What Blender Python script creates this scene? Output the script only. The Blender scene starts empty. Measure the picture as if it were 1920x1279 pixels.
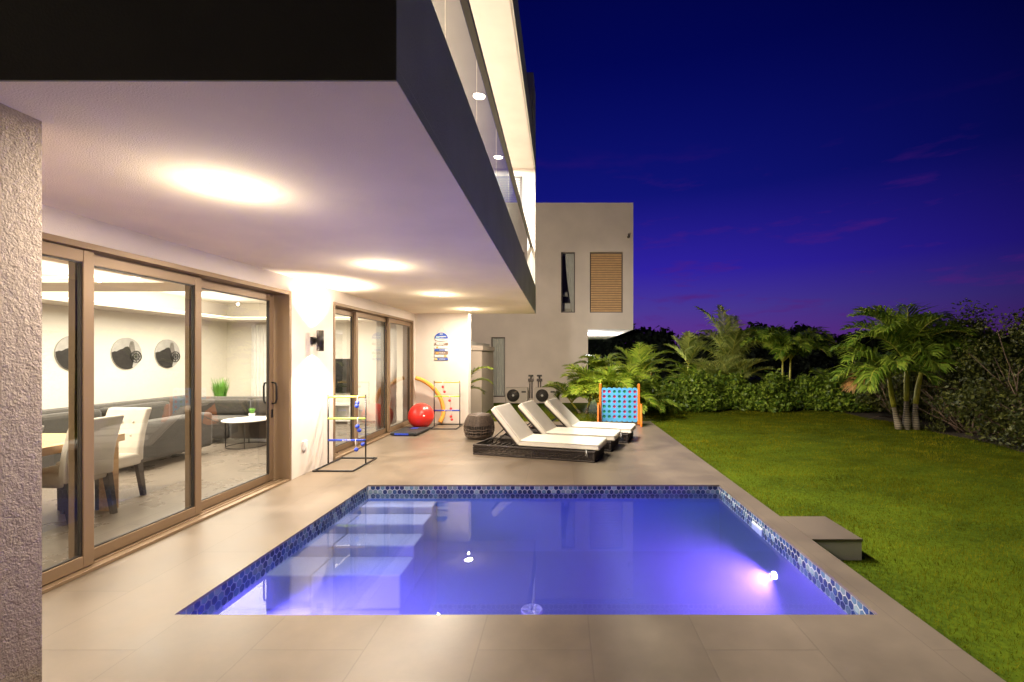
import bpy, bmesh, math, random
import numpy as np
from mathutils import Vector, Matrix
PI = math.pi
R = math.radians
rnd = random.Random(7)
rng = np.random.default_rng(7)
scene = bpy.context.scene
COL = scene.collection

# ------------------------------------------------------------------ camera
H = 1.55
cam_d = bpy.data.cameras.new("camera")
cam = bpy.data.objects.new("camera", cam_d); COL.objects.link(cam)
cam.location = (0, 0, H); cam.rotation_euler = (R(90), 0, 0)
cam_d.sensor_width = 36; cam_d.lens = 16.0
cam_d.shift_x = -92 / 1920; cam_d.shift_y = 28.5 / 1920
cam_d.clip_start = .05; cam_d.clip_end = 2000
scene.camera = cam

# ------------------------------------------------------------------ view
scene.view_settings.view_transform = 'Standard'
scene.view_settings.look = 'None'
scene.view_settings.exposure = 0.0
scene.view_settings.gamma = 1.0
try:
    scene.render.engine = 'CYCLES'
    scene.cycles.use_denoising = True
    scene.cycles.sample_clamp_indirect = 6.0
    scene.cycles.max_bounces = 10
    scene.cycles.transparent_max_bounces = 16
    scene.cycles.caustics_reflective = False
    scene.cycles.caustics_refractive = True
    scene.cycles.blur_glossy = 0.5
except Exception:
    pass

# ------------------------------------------------------------------ world: dusk sky
world = bpy.data.worlds.new("World"); scene.world = world
world.use_nodes = True
wn = world.node_tree.nodes; wl = world.node_tree.links
wn.clear()
w_out = wn.new('ShaderNodeOutputWorld'); w_bg = wn.new('ShaderNodeBackground')
wl.new(w_bg.outputs[0], w_out.inputs[0])
tc = wn.new('ShaderNodeTexCoord'); sep = wn.new('ShaderNodeSeparateXYZ')
wl.new(tc.outputs['Generated'], sep.inputs[0])
ramp = wn.new('ShaderNodeValToRGB'); wl.new(sep.outputs['Z'], ramp.inputs[0])
cr = ramp.color_ramp
stops = [(0.0, (.12, .022, .18)), (.045, (.090, .026, .22)), (.1, (.055, .032, .25)), (.18, (.024, .013, .29)),
         (.33, (.0045, .006, .155)), (.54, (.0008, .0023, .095)), (1.0, (.0005, .0015, .05))]
while len(cr.elements) < len(stops): cr.elements.new(.5)
for e, (p, c) in zip(cr.elements, stops): e.position = p; e.color = (*c, 1)
# the afterglow sits ahead and fades to the sides and behind
dotn = wn.new('ShaderNodeVectorMath'); dotn.operation = 'DOT_PRODUCT'
wl.new(tc.outputs['Generated'], dotn.inputs[0]); dotn.inputs[1].default_value = (0.09, .99, .10)
mr = wn.new('ShaderNodeMapRange'); wl.new(dotn.outputs['Value'], mr.inputs[0])
mr.inputs[1].default_value = .64; mr.inputs[2].default_value = 1.0
mr.inputs[3].default_value = .14; mr.inputs[4].default_value = 1.12
mul = wn.new('ShaderNodeMix'); mul.data_type = 'RGBA'; mul.blend_type = 'MULTIPLY'; mul.inputs[0].default_value = 1
wl.new(ramp.outputs[0], mul.inputs[6]); wl.new(mr.outputs[0], mul.inputs[7])
# thin magenta clouds
mp = wn.new('ShaderNodeMapping'); mp.inputs['Scale'].default_value = (2.2, 2.2, 11.0); mp.inputs['Rotation'].default_value = (0, R(-14), 0)
wl.new(tc.outputs['Generated'], mp.inputs[0])
cn = wn.new('ShaderNodeTexNoise'); cn.inputs['Scale'].default_value = 2.3; cn.inputs['Detail'].default_value = 6
cn.inputs['Roughness'].default_value = .6
wl.new(mp.outputs[0], cn.inputs[0])
cramp = wn.new('ShaderNodeValToRGB'); wl.new(cn.outputs[0], cramp.inputs[0])
cramp.color_ramp.elements[0].position = .56; cramp.color_ramp.elements[0].color = (0, 0, 0, 1)
cramp.color_ramp.elements[1].position = .74; cramp.color_ramp.elements[1].color = (1, 1, 1, 1)
hz = wn.new('ShaderNodeMapRange'); wl.new(sep.outputs['Z'], hz.inputs[0])
hz.inputs[1].default_value = .05; hz.inputs[2].default_value = .42; hz.inputs[3].default_value = .9; hz.inputs[4].default_value = 0
cm = wn.new('ShaderNodeMath'); cm.operation = 'MULTIPLY'; wl.new(cramp.outputs[0], cm.inputs[0]); wl.new(hz.outputs[0], cm.inputs[1])
mix2 = wn.new('ShaderNodeMix'); mix2.data_type = 'RGBA'; wl.new(cm.outputs[0], mix2.inputs[0])
wl.new(mul.outputs[2], mix2.inputs[6]); mix2.inputs[7].default_value = (.085, .010, .15, 1)
wl.new(mix2.outputs[2], w_bg.inputs[0]); w_bg.inputs[1].default_value = 1.1

# ------------------------------------------------------------------ lamps
def lamp_area(name, loc, power, size=.12, color=(1, .82, .62), rot=(0, 0, 0), shape='DISK', size_y=None, spread=PI):
    d = bpy.data.lights.new(name, 'AREA'); d.energy = power; d.shape = shape; d.size = size
    if size_y: d.size_y = size_y
    d.color = color; d.spread = spread
    o = bpy.data.objects.new(name, d); COL.objects.link(o); o.location = loc; o.rotation_euler = rot
    return o
def lamp_spot(name, loc, power, angle, rot, color=(1, .85, .68), blend=.6, radius=.03):
    d = bpy.data.lights.new(name, 'SPOT'); d.energy = power; d.spot_size = angle; d.spot_blend = blend
    d.shadow_soft_size = radius; d.color = color
    o = bpy.data.objects.new(name, d); COL.objects.link(o); o.location = loc; o.rotation_euler = rot
    return o
def lamp_point(name, loc, power, color, radius=.05):
    d = bpy.data.lights.new(name, 'POINT'); d.energy = power; d.color = color; d.shadow_soft_size = radius
    o = bpy.data.objects.new(name, d); COL.objects.link(o); o.location = loc
    return o

CEIL = 2.54                   # patio soffit
XF = -.59                     # outer face of the upper floor
YE = 10.6                     # far end of the villa
WARM = (1, .85, .68)
PATIO_Y = [2.67, 4.97, 7.27, 9.57]
BALC_Y = [2.9, 5.2, 7.5, 9.8]
for y in PATIO_Y:
    lamp_area("patio_lamp_light", (-1.95, y, CEIL - .014), 90, .15, WARM)
    lamp_point("patio_lamp_glow", (-1.95, y, CEIL - .16), 12.5, (1, .84, .62), .02)
for y in BALC_Y:
    lamp_area("balcony_lamp_light", (-1.35, y, 5.80), (70 if y < 3 else 580) if y < 9 else 140, .3, (1, .93, .82))
lamp_spot("sconce_down_light", (-3.265, 6.17, 1.60), 190, R(125), (0, R(6), 0))
lamp_spot("sconce_up_light", (-3.265, 6.17, 1.92), 170, R(125), (PI, R(-6), 0))
# lit coves of the living and dining room, with added fill panels between them
for (y0, y1, p) in ((1.5, 5.0, 1.0), (5.7, 10.1, 1.25)):
    ym = (y0 + y1) / 2; ly = y1 - y0 - .2
    lamp_area("cove_light", (-7.24, ym, 2.43), 45 * p, .08, (1, .92, .80), (PI, 0, 0), 'RECTANGLE', ly)
    lamp_area("cove_light", (-4.46, ym, 2.43), 45 * p, .08, (1, .92, .80), (PI, 0, 0), 'RECTANGLE', ly)
    lamp_area("room_fill_light", (-5.85, ym, 2.78), 290 * p, 2.7, (1, .90, .76), (0, 0, 0), 'RECTANGLE', ly * .95)
# unseen lamp added behind the upper slab to light the neighbouring house
lamp_point("added_side_light", (-1.2, 10.84, 2.86), 500, (1, .84, .66), .06)
# underwater pool lamps
lamp_spot("pool_lamp_light", (1.875, 4.07, -.41), 380, R(165), (0, R(54), 0), (.52, .19, 1.0), 1.0, .03)
lamp_spot("pool_lamp_light", (-2.24, 3.25, -.42), 1050, R(160), (0, R(-55), 0), (.36, .21, 1.0), 1.0, .03)
# neighbouring house soffit lamp
lamp_point("neighbour_lamp_light", (1.43, 20.6, 2.25), 900, (.95, .93, 1.0), .06)

# ------------------------------------------------------------------ materials
def new_mat(name):
    m = bpy.data.materials.new(name); m.use_nodes = True
    nt = m.node_tree
    return m, nt, nt.nodes, nt.links, nt.nodes['Principled BSDF']
def simple(name, col, rough=.5, metal=0.0, var=.0, vscale=6.0, bump=0.0, bscale=80.0, spec=None, sheen=0, bdetail=4):
    m, nt, N, L, b = new_mat(name)
    b.inputs['Base Color'].default_value = (*col, 1); b.inputs['Roughness'].default_value = rough
    b.inputs['Metallic'].default_value = metal
    if spec is not None: b.inputs['Specular IOR Level'].default_value = spec
    if sheen: b.inputs['Sheen Weight'].default_value = sheen
    t = N.new('ShaderNodeTexCoord')
    if var > 0:
        n = N.new('ShaderNodeTexNoise'); n.inputs['Scale'].default_value = vscale; n.inputs['Detail'].default_value = 5
        L.new(t.outputs['Object'], n.inputs[0])
        r = N.new('ShaderNodeMapRange'); L.new(n.outputs[0], r.inputs[0])
        r.inputs[1].default_value = .3; r.inputs[2].default_value = .7
        r.inputs[3].default_value = 1 - var; r.inputs[4].default_value = 1 + var
        x = N.new('ShaderNodeMix'); x.data_type = 'RGBA'; x.blend_type = 'MULTIPLY'; x.inputs[0].default_value = 1
        x.inputs[6].default_value = (*col, 1); L.new(r.outputs[0], x.inputs[7]); L.new(x.outputs[2], b.inputs['Base Color'])
    if bump > 0:
        n = N.new('ShaderNodeTexNoise'); n.inputs['Scale'].default_value = bscale; n.inputs['Detail'].default_value = bdetail
        L.new(t.outputs['Object'], n.inputs[0])
        bp = N.new('ShaderNodeBump'); bp.inputs['Strength'].default_value = bump; bp.inputs['Distance'].default_value = .01
        L.new(n.outputs[0], bp.inputs['Height']); L.new(bp.outputs[0], b.inputs['Normal'])
    return m
def emit(name, col, s):
    m, nt, N, L, b = new_mat(name)
    b.inputs['Base Color'].default_value = (0, 0, 0, 1)
    b.inputs['Emission Color'].default_value = (*col, 1); b.inputs['Emission Strength'].default_value = s
    return m
def thin_glass(name, tint=(.93, .96, .95), refl=1.0):
    m = bpy.data.materials.new(name); m.use_nodes = True
    N = m.node_tree.nodes; L = m.node_tree.links; N.clear()
    o = N.new('ShaderNodeOutputMaterial'); mx = N.new('ShaderNodeMixShader')
    t = N.new('ShaderNodeBsdfTransparent'); t.inputs[0].default_value = (*tint, 1)
    g = N.new('ShaderNodeBsdfGlossy'); g.inputs['Roughness'].default_value = .0; g.inputs[0].default_value = (.95, .97, 1, 1)
    f = N.new('ShaderNodeFresnel'); f.inputs[0].default_value = 1.52
    ml = N.new('ShaderNodeMath'); ml.operation = 'MULTIPLY'; ml.inputs[1].default_value = 1.6 * refl; ml.use_clamp = True
    geo = N.new('ShaderNodeNewGeometry')
    L.new(f.outputs[0], ml.inputs[0]); L.new(ml.outputs[0], mx.inputs[0])
    L.new(t.outputs[0], mx.inputs[1]); L.new(g.outputs[0], mx.inputs[2]); L.new(mx.outputs[0], o.inputs[0])
    return m
def leaf_mat(name, c1, c2, rough=.45, trans=.35):
    m, nt, N, L, b = new_mat(name)
    geo = N.new('ShaderNodeNewGeometry')
    rp = N.new('ShaderNodeValToRGB'); rp.color_ramp.elements[0].color = (*c1, 1); rp.color_ramp.elements[1].color = (*c2, 1)
    L.new(geo.outputs['Random Per Island'], rp.inputs[0])
    L.new(rp.outputs[0], b.inputs['Base Color']); b.inputs['Roughness'].default_value = rough
    tr = N.new('ShaderNodeBsdfTranslucent'); L.new(rp.outputs[0], tr.inputs[0])
    mx = N.new('ShaderNodeMixShader'); mx.inputs[0].default_value = trans
    L.new(b.outputs[0], mx.inputs[1]); L.new(tr.outputs[0], mx.inputs[2])
    L.new(mx.outputs[0], N['Material Output'].inputs[0])
    return m

M = {}
M['white_stucco'] = simple('white_stucco', (.74, .67, .60), .85, var=.05, vscale=2.5, bump=.35, bscale=130)
M['soffit'] = simple('soffit', (.88, .79, .63), .9, var=.05, vscale=1.6, bump=.35, bscale=150)
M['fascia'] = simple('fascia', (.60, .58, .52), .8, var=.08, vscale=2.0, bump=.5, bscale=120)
M['fascia_dark'] = simple('fascia_dark', (.17, .18, .11), .85, var=.1, vscale=2.0, bump=.3, bscale=100)  # front fascia, toned much darker than the side fascia
M['neighbour_stucco'] = simple('neighbour_stucco', (.78, .69, .62), .9, var=.09, vscale=.8, bump=.3, bscale=60)
M['garden_stucco'] = simple('garden_stucco', (.52, .44, .37), .9, var=.1, vscale=.9, bump=.3, bscale=60)
M['bronze'] = simple('bronze_aluminium', (.255, .175, .105), .42, metal=.35, var=.03, vscale=3)
M['rail_metal'] = simple('rail_metal', (.06, .045, .032), .45, metal=.3)
M['louvre_grey'] = simple('louvre_grey', (.22, .20, .16), .5)
M['bronze_dark'] = simple('dark_aluminium', (.035, .03, .026), .4, metal=.2)
M['black_metal'] = simple('black_metal', (.018, .016, .015), .4, metal=.4)
M['glass'] = thin_glass('window_glass')
M['rail_glass'] = thin_glass('rail_glass', (.80, .84, .80), 1.0)
M['inner_wall'] = simple('inner_wall', (.74, .69, .60), .8, var=.02, vscale=1.5)
M['inner_ceiling'] = simple('inner_ceiling', (.74, .70, .63), .8)
M['beam'] = simple('ceiling_beam', (.66, .58, .48), .8, var=.05, vscale=2)
M['lamp_on'] = emit('lamp_on', (1, .86, .68), 26)
M['lamp_on_small'] = emit('lamp_on_small', (1, .88, .72), 34)
M['cove_on'] = emit('cove_on', (1, .86, .62), 5)
M['sofa'] = simple('grey_sofa_fabric', (.042, .034, .026), .95, var=.12, vscale=12, bump=.4, bscale=300, sheen=.3)
M['linen'] = simple('cream_linen', (.62, .57, .48), .9, var=.05, vscale=9, bump=.3, bscale=260)
M['mattress'] = simple('cream_mattress', (.90, .85, .74), .85, var=.03, vscale=5, bump=.3, bscale=18, bdetail=2)
M['dark_wood'] = simple('dark_wood', (.03, .022, .018), .4)
M['wattan'] = simple('dark_rattan', (.030, .021, .017), .7, var=.3, vscale=30)
M['rattan_light'] = simple('brown_rattan', (.10, .072, .055), .55, var=.3, vscale=30)
M['white_paint'] = simple('white_paint', (.78, .76, .72), .5)
M['black_plastic'] = simple('black_plastic', (.02, .02, .022), .35)
M['screen'] = simple('dark_screen', (.012, .012, .012), .12)
M['orange'] = simple('orange_plastic', (.85, .22, .02), .4)
M['blue_board'] = simple('blue_plastic', (.10, .42, .78), .4)
M['red_disc'] = simple('red_plastic', (.62, .05, .16), .4)
M['green_disc'] = simple('green_plastic', (.02, .32, .16), .4)
M['ball_red'] = simple('red_rubber', (.80, .035, .025), .28)
M['noodle'] = simple('orange_foam', (.90, .42, .07), .8, bump=.2, bscale=200)
M['yellow'] = simple('yellow_plastic', (.80, .58, .12), .4)
M['lime'] = simple('lime_plastic', (.50, .75, .12), .4)
M['blue'] = simple('blue_plastic_dark', (.03, .07, .55), .4)
M['red'] = simple('red_plastic_ball', (.75, .05, .05), .35)
M['white'] = simple('white_cord', (.85, .83, .80), .6)
M['mat_black'] = simple('black_foam', (.015, .015, .017), .6)
M['ac_white'] = simple('cabinet_beige', (.60, .53, .46), .55, var=.04)
M['ac_dark'] = simple('fan_grille_dark', (.05, .045, .04), .5)
M['curtain'] = simple('curtain_fabric', (.70, .68, .64), .9, var=.06, vscale=6)
M['pot'] = simple('white_ceramic', (.8, .78, .74), .35)
M['sign_blue'] = simple('sign_blue', (.03, .09, .42), .5, var=.1, vscale=20)
M['sign_pale'] = simple('sign_pale', (.72, .76, .72), .5, var=.1, vscale=20)
M['sign_teal'] = simple('sign_teal', (.30, .55, .62), .5)
M['sign_brown'] = simple('sign_brown', (.25, .16, .12), .6)
M['sign_orange'] = simple('sign_orange', (.75, .40, .10), .6)
M['sign_yellow'] = simple('sign_yellow', (.70, .62, .15), .6)
M['photo_pale'] = simple('photo_pale', (.42, .40, .37), .4, var=.12, vscale=9)
M['photo_mid'] = simple('photo_mid', (.20, .18, .16), .4, var=.4, vscale=14)
M['photo_dark'] = simple('photo_dark', (.025, .022, .02), .4, var=.3, vscale=20)
M['blind_wood'] = simple('blind_wood', (.62, .40, .20), .55, var=.1, vscale=8)
M['window_glow'] = emit('window_glow', (1, .52, .20), .22)
M['room_glow'] = emit('room_glow', (1, .85, .6), .05)
M['copper_pipe'] = simple('pipe_cover', (.12, .10, .09), .5)
M['bark'] = simple('bark', (.16, .12, .09), .85, var=.25, vscale=14, bump=.4, bscale=40)
M['twig'] = simple('bare_twig', (.20, .13, .09), .8, var=.2, vscale=10)
M['pool_plaster'] = simple('pool_plaster', (.36, .50, .94), .6, var=.04, vscale=3)
M['pool_step'] = simple('pool_step_plaster', (.30, .34, .58), .6)
M['drain'] = simple('drain_plastic', (.75, .78, .85), .5)
M['grout'] = simple('grout', (.62, .62, .60), .8)
M['soil'] = simple('soil', (.05, .035, .022), .95, var=.3, vscale=4)
M['pillow'] = simple('patterned_pillow', (.25, .22, .20), .9, var=.8, vscale=25)
M['tray_wood'] = simple('wood_table_top', (.52, .33, .16), .45, var=.12, vscale=5)
M['shade'] = simple('lamp_shade_fabric', (.75, .72, .68), .9)

# striped timber for the dining table: stretched noise
def wood(name, c1, c2):
    m, nt, N, L, b = new_mat(name)
    t = N.new('ShaderNodeTexCoord'); mp = N.new('ShaderNodeMapping'); mp.inputs['Scale'].default_value = (14, 1.2, 14)
    L.new(t.outputs['Object'], mp.inputs[0])
    n = N.new('ShaderNodeTexNoise'); n.inputs['Scale'].default_value = 2; n.inputs['Detail'].default_value = 6; L.new(mp.outputs[0], n.inputs[0])
    r = N.new('ShaderNodeValToRGB'); r.color_ramp.elements[0].position = .3; r.color_ramp.elements[1].position = .7
    r.color_ramp.elements[0].color = (*c1, 1); r.color_ramp.elements[1].color = (*c2, 1)
    L.new(n.outputs[0], r.inputs[0]); L.new(r.outputs[0], b.inputs['Base Color']); b.inputs['Roughness'].default_value = .4
    return m
M['oak'] = wood('oak', (.42, .24, .10), (.62, .40, .19))

# rough stucco of the pier
def stucco_rough():
    m, nt, N, L, b = new_mat('rough_stucco')
    b.inputs['Roughness'].default_value = .95
    t = N.new('ShaderNodeTexCoord')
    n = N.new('ShaderNodeTexNoise'); n.inputs['Scale'].default_value = 120; n.inputs['Detail'].default_value = 8; n.inputs['Roughness'].default_value = .6
    v = N.new('ShaderNodeTexNoise'); v.inputs['Scale'].default_value = 26; v.inputs['Detail'].default_value = 3
    L.new(t.outputs['Object'], n.inputs[0]); L.new(t.outputs['Object'], v.inputs[0])
    a = N.new('ShaderNodeMath'); a.operation = 'MULTIPLY_ADD'; L.new(n.outputs[0], a.inputs[0]); a.inputs[1].default_value = .8; L.new(v.outputs[0], a.inputs[2])
    bp = N.new('ShaderNodeBump'); bp.inputs['Strength'].default_value = 1.0; bp.inputs['Distance'].default_value = .006
    L.new(a.outputs[0], bp.inputs['Height']); L.new(bp.outputs[0], b.inputs['Normal'])
    r = N.new('ShaderNodeMapRange'); L.new(n.outputs[0], r.inputs[0]); r.inputs[1].default_value = .35; r.inputs[2].default_value = .65
    r.inputs[3].default_value = .82; r.inputs[4].default_value = 1.1
    x = N.new('ShaderNodeMix'); x.data_type = 'RGBA'; x.blend_type = 'MULTIPLY'; x.inputs[0].default_value = 1
    x.inputs[6].default_value = (.52, .43, .35, 1); L.new(r.outputs[0], x.inputs[7]); L.new(x.outputs[2], b.inputs['Base Color'])
    return m
M['rough_stucco'] = stucco_rough()

# porcelain tiles: 0.6 x 1.2 m with joints and cloudy staining
def tiles(name, c1, c2, mort, rough, off=(.16, 0), size=(.6, 1.2), msize=.004, stain=.08):
    m, nt, N, L, b = new_mat(name)
    t = N.new('ShaderNodeTexCoord'); mp = N.new('ShaderNodeMapping')
    L.new(t.outputs['Object'], mp.inputs[0])
    mp.vector_type = 'POINT'
    mp.inputs['Rotation'].default_value = (0, 0, R(90))
    mp.inputs['Location'].default_value = (0, -off[0], 0)
    br = N.new('ShaderNodeTexBrick'); L.new(mp.outputs[0], br.inputs[0])
    br.inputs['Scale'].default_value = 1; br.inputs['Brick Width'].default_value = size[1]; br.inputs['Row Height'].default_value = size[0]
    br.inputs['Mortar Size'].default_value = msize; br.inputs['Mortar Smooth'].default_value = .1; br.offset = .5
    br.inputs['Color1'].default_value = (*c1, 1); br.inputs['Color2'].default_value = (*c2, 1); br.inputs['Mortar'].default_value = (*mort, 1)
    n = N.new('ShaderNodeTexNoise'); n.inputs['Scale'].default_value = 1.7; n.inputs['Detail'].default_value = 9; n.inputs['Roughness'].default_value = .62
    L.new(t.outputs['Object'], n.inputs[0])
    r = N.new('ShaderNodeMapRange'); L.new(n.outputs[0], r.inputs[0]); r.inputs[1].default_value = .3; r.inputs[2].default_value = .7
    r.inputs[3].default_value = 1 - stain; r.inputs[4].default_value = 1 + stain * .8
    x = N.new('ShaderNodeMix'); x.data_type = 'RGBA'; x.blend_type = 'MULTIPLY'; x.inputs[0].default_value = 1
    L.new(br.outputs[0], x.inputs[6]); L.new(r.outputs[0], x.inputs[7]); L.new(x.outputs[2], b.inputs['Base Color'])
    r2 = N.new('ShaderNodeMapRange'); L.new(n.outputs[0], r2.inputs[0]); r2.inputs[1].default_value = .3; r2.inputs[2].default_value = .7
    r2.inputs[3].default_value = rough - stain * .3; r2.inputs[4].default_value = rough + stain * .3
    L.new(r2.outputs[0], b.inputs['Roughness'])
    n2 = N.new('ShaderNodeTexNoise'); n2.inputs['Scale'].default_value = 60; n2.inputs['Detail'].default_value = 4; L.new(t.outputs['Object'], n2.inputs[0])
    ad = N.new('ShaderNodeMath'); ad.operation = 'MULTIPLY_ADD'; L.new(n2.outputs[0], ad.inputs[0]); ad.inputs[1].default_value = .15
    inv = N.new('ShaderNodeMath'); inv.operation = 'SUBTRACT'; inv.inputs[0].default_value = 1; L.new(br.outputs['Fac'], inv.inputs[1])
    L.new(inv.outputs[0], ad.inputs[2])
    bp = N.new('ShaderNodeBump'); bp.inputs['Strength'].default_value = .35; bp.inputs['Distance'].default_value = .003
    L.new(ad.outputs[0], bp.inputs['Height']); L.new(bp.outputs[0], b.inputs['Normal'])
    return m
M['terrace'] = tiles('terrace_porcelain', (.160, .126, .092), (.174, .137, .10), (.135, .105, .076), .38, stain=.24)
M['inner_floor'] = tiles('inner_floor_tile', (.20, .165, .13), (.23, .19, .15), (.12, .10, .085), .28, off=(.0, 0), size=(.25, 1.2))

# pool mosaic: colour of each little hexagon comes from a colour attribute
def hexmat():
    m, nt, N, L, b = new_mat('hex_mosaic')
    a = N.new('ShaderNodeAttribute'); a.attribute_name = 'tone'
    L.new(a.outputs['Color'], b.inputs['Base Color']); b.inputs['Roughness'].default_value = .15
    return m
M['hex'] = hexmat()

def water_mat():
    m = bpy.data.materials.new('pool_water'); m.use_nodes = True
    N = m.node_tree.nodes; L = m.node_tree.links; N.clear()
    o = N.new('ShaderNodeOutputMaterial'); mx = N.new('ShaderNodeMixShader')
    tr = N.new('ShaderNodeBsdfTransparent'); tr.inputs[0].default_value = (.76, .84, 1, 1)
    g = N.new('ShaderNodeBsdfGlossy'); g.inputs['Roughness'].default_value = 0.0
    f = N.new('ShaderNodeFresnel'); f.inputs[0].default_value = 1.31
    t = N.new('ShaderNodeTexCoord'); n = N.new('ShaderNodeTexNoise'); n.inputs['Scale'].default_value = 2.2; n.inputs['Detail'].default_value = 1.5
    L.new(t.outputs['Object'], n.inputs[0])
    bp = N.new('ShaderNodeBump'); bp.inputs['Strength'].default_value = .10; bp.inputs['Distance'].default_value = .01
    L.new(n.outputs[0], bp.inputs['Height']); L.new(bp.outputs[0], g.inputs['Normal'])
    L.new(f.outputs[0], mx.inputs[0]); L.new(tr.outputs[0], mx.inputs[1]); L.new(g.outputs[0], mx.inputs[2])
    L.new(mx.outputs[0], o.inputs[0])
    v = N.new('ShaderNodeVolumePrincipled'); v.inputs['Color'].default_value = (.45, .55, 1, 1)
    v.inputs['Density'].default_value = .6; v.inputs['Anisotropy'].default_value = .2
    L.new(v.outputs[0], o.inputs['Volume'])
    return m
M['water'] = water_mat()

def lawn_mat():
    m, nt, N, L, b = new_mat('lawn')
    t = N.new('ShaderNodeTexCoord')
    n = N.new('ShaderNodeTexNoise'); n.inputs['Scale'].default_value = 1.1; n.inputs['Detail'].default_value = 8
    n2 = N.new('ShaderNodeTexNoise'); n2.inputs['Scale'].default_value = 30; n2.inputs['Detail'].default_value = 6
    L.new(t.outputs['Object'], n.inputs[0]); L.new(t.outputs['Object'], n2.inputs[0])
    a = N.new('ShaderNodeMath'); a.operation = 'ADD'; L.new(n.outputs[0], a.inputs[0]); L.new(n2.outputs[0], a.inputs[1])
    r = N.new('ShaderNodeValToRGB'); r.color_ramp.elements[0].position = .35; r.color_ramp.elements[1].position = .72
    hf = N.new('ShaderNodeMath'); hf.operation = 'MULTIPLY'; hf.inputs[1].default_value = .5; L.new(a.outputs[0], hf.inputs[0])
    r.color_ramp.elements[0].color = (.035, .060, .003, 1); r.color_ramp.elements[1].color = (.13, .18, .008, 1)
    L.new(hf.outputs[0], r.inputs[0]); L.new(r.outputs[0], b.inputs['Base Color']); b.inputs['Roughness'].default_value = .9
    return m
M['lawn'] = lawn_mat()
M['blade'] = leaf_mat('grass_blade', (.055, .058, .002), (.37, .30, .016), .6, .35)
def patchy(m):
    N = m.node_tree.nodes; L = m.node_tree.links
    rp = [n for n in N if n.type == 'VALTORGB'][0]; geo = [n for n in N if n.type == 'NEW_GEOMETRY'][0]
    t = N.new('ShaderNodeTexCoord'); mp = N.new('ShaderNodeMapping'); mp.inputs['Scale'].default_value = (1.0, 1.9, 1)
    n1 = N.new('ShaderNodeTexNoise'); n1.inputs['Scale'].default_value = 1.6; n1.inputs['Detail'].default_value = 7; n1.inputs['Roughness'].default_value = .7
    L.new(t.outputs['Object'], mp.inputs[0]); L.new(mp.outputs[0], n1.inputs[0])
    r = N.new('ShaderNodeMapRange'); L.new(n1.outputs[0], r.inputs[0]); r.inputs[1].default_value = .36; r.inputs[2].default_value = .64
    a = N.new('ShaderNodeMath'); a.operation = 'MULTIPLY_ADD'; L.new(r.outputs[0], a.inputs[0]); a.inputs[1].default_value = .62
    b = N.new('ShaderNodeMath'); b.operation = 'MULTIPLY'; b.inputs[1].default_value = .4; L.new(geo.outputs['Random Per Island'], b.inputs[0])
    L.new(b.outputs[0], a.inputs[2]); L.new(a.outputs[0], rp.inputs[0])
    e = rp.color_ramp.elements.new(.55); e.color = (.15, .155, .004, 1)
patchy(M['blade'])
for k in ('blade', 'lawn'):
    M[k].node_tree.nodes['Principled BSDF'].inputs['Specular IOR Level'].default_value = .08
M['palm_leaf'] = leaf_mat('palm_leaf', (.075, .18, .01), (.40, .50, .06), .4, .3)
M['palm_leaf_pale'] = leaf_mat('palm_leaf_pale', (.22, .30, .06), (.58, .60, .16), .5, .3)
M['palm_leaf_bright'] = leaf_mat('palm_leaf_bright', (.13, .26, .015), (.48, .56, .06), .4, .35)
M['palm_dry'] = leaf_mat('palm_leaf_dry', (.32, .20, .05), (.50, .22, .07), .6, .3)
M['hedge_leaf'] = leaf_mat('hedge_leaf', (.06, .14, .01), (.34, .44, .045), .45, .25)
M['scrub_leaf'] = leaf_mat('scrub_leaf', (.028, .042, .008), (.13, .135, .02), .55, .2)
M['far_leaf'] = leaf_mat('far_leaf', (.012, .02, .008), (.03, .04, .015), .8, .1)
M['potted_leaf'] = leaf_mat('potted_leaf', (.10, .30, .03), (.25, .50, .10), .5, .3)
M['crownshaft'] = simple('crownshaft', (.55, .50, .07), .45, var=.12, vscale=6)

# ringed palm trunk
def ring_trunk():
    m, nt, N, L, b = new_mat('palm_trunk')
    t = N.new('ShaderNodeTexCoord'); w = N.new('ShaderNodeTexWave'); w.bands_direction = 'Z'
    w.inputs['Scale'].default_value = 6; w.inputs['Distortion'].default_value = 1.2
    L.new(t.outputs['Object'], w.inputs[0])
    r = N.new('ShaderNodeValToRGB'); r.color_ramp.elements[0].color = (.10, .075, .05, 1); r.color_ramp.elements[1].color = (.34, .28, .20, 1)
    r.color_ramp.elements[0].position = .05; r.color_ramp.elements[1].position = .3
    L.new(w.outputs[0], r.inputs[0]); L.new(r.outputs[0], b.inputs['Base Color']); b.inputs['Roughness'].default_value = .8
    return m
M['palm_trunk'] = ring_trunk()

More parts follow.
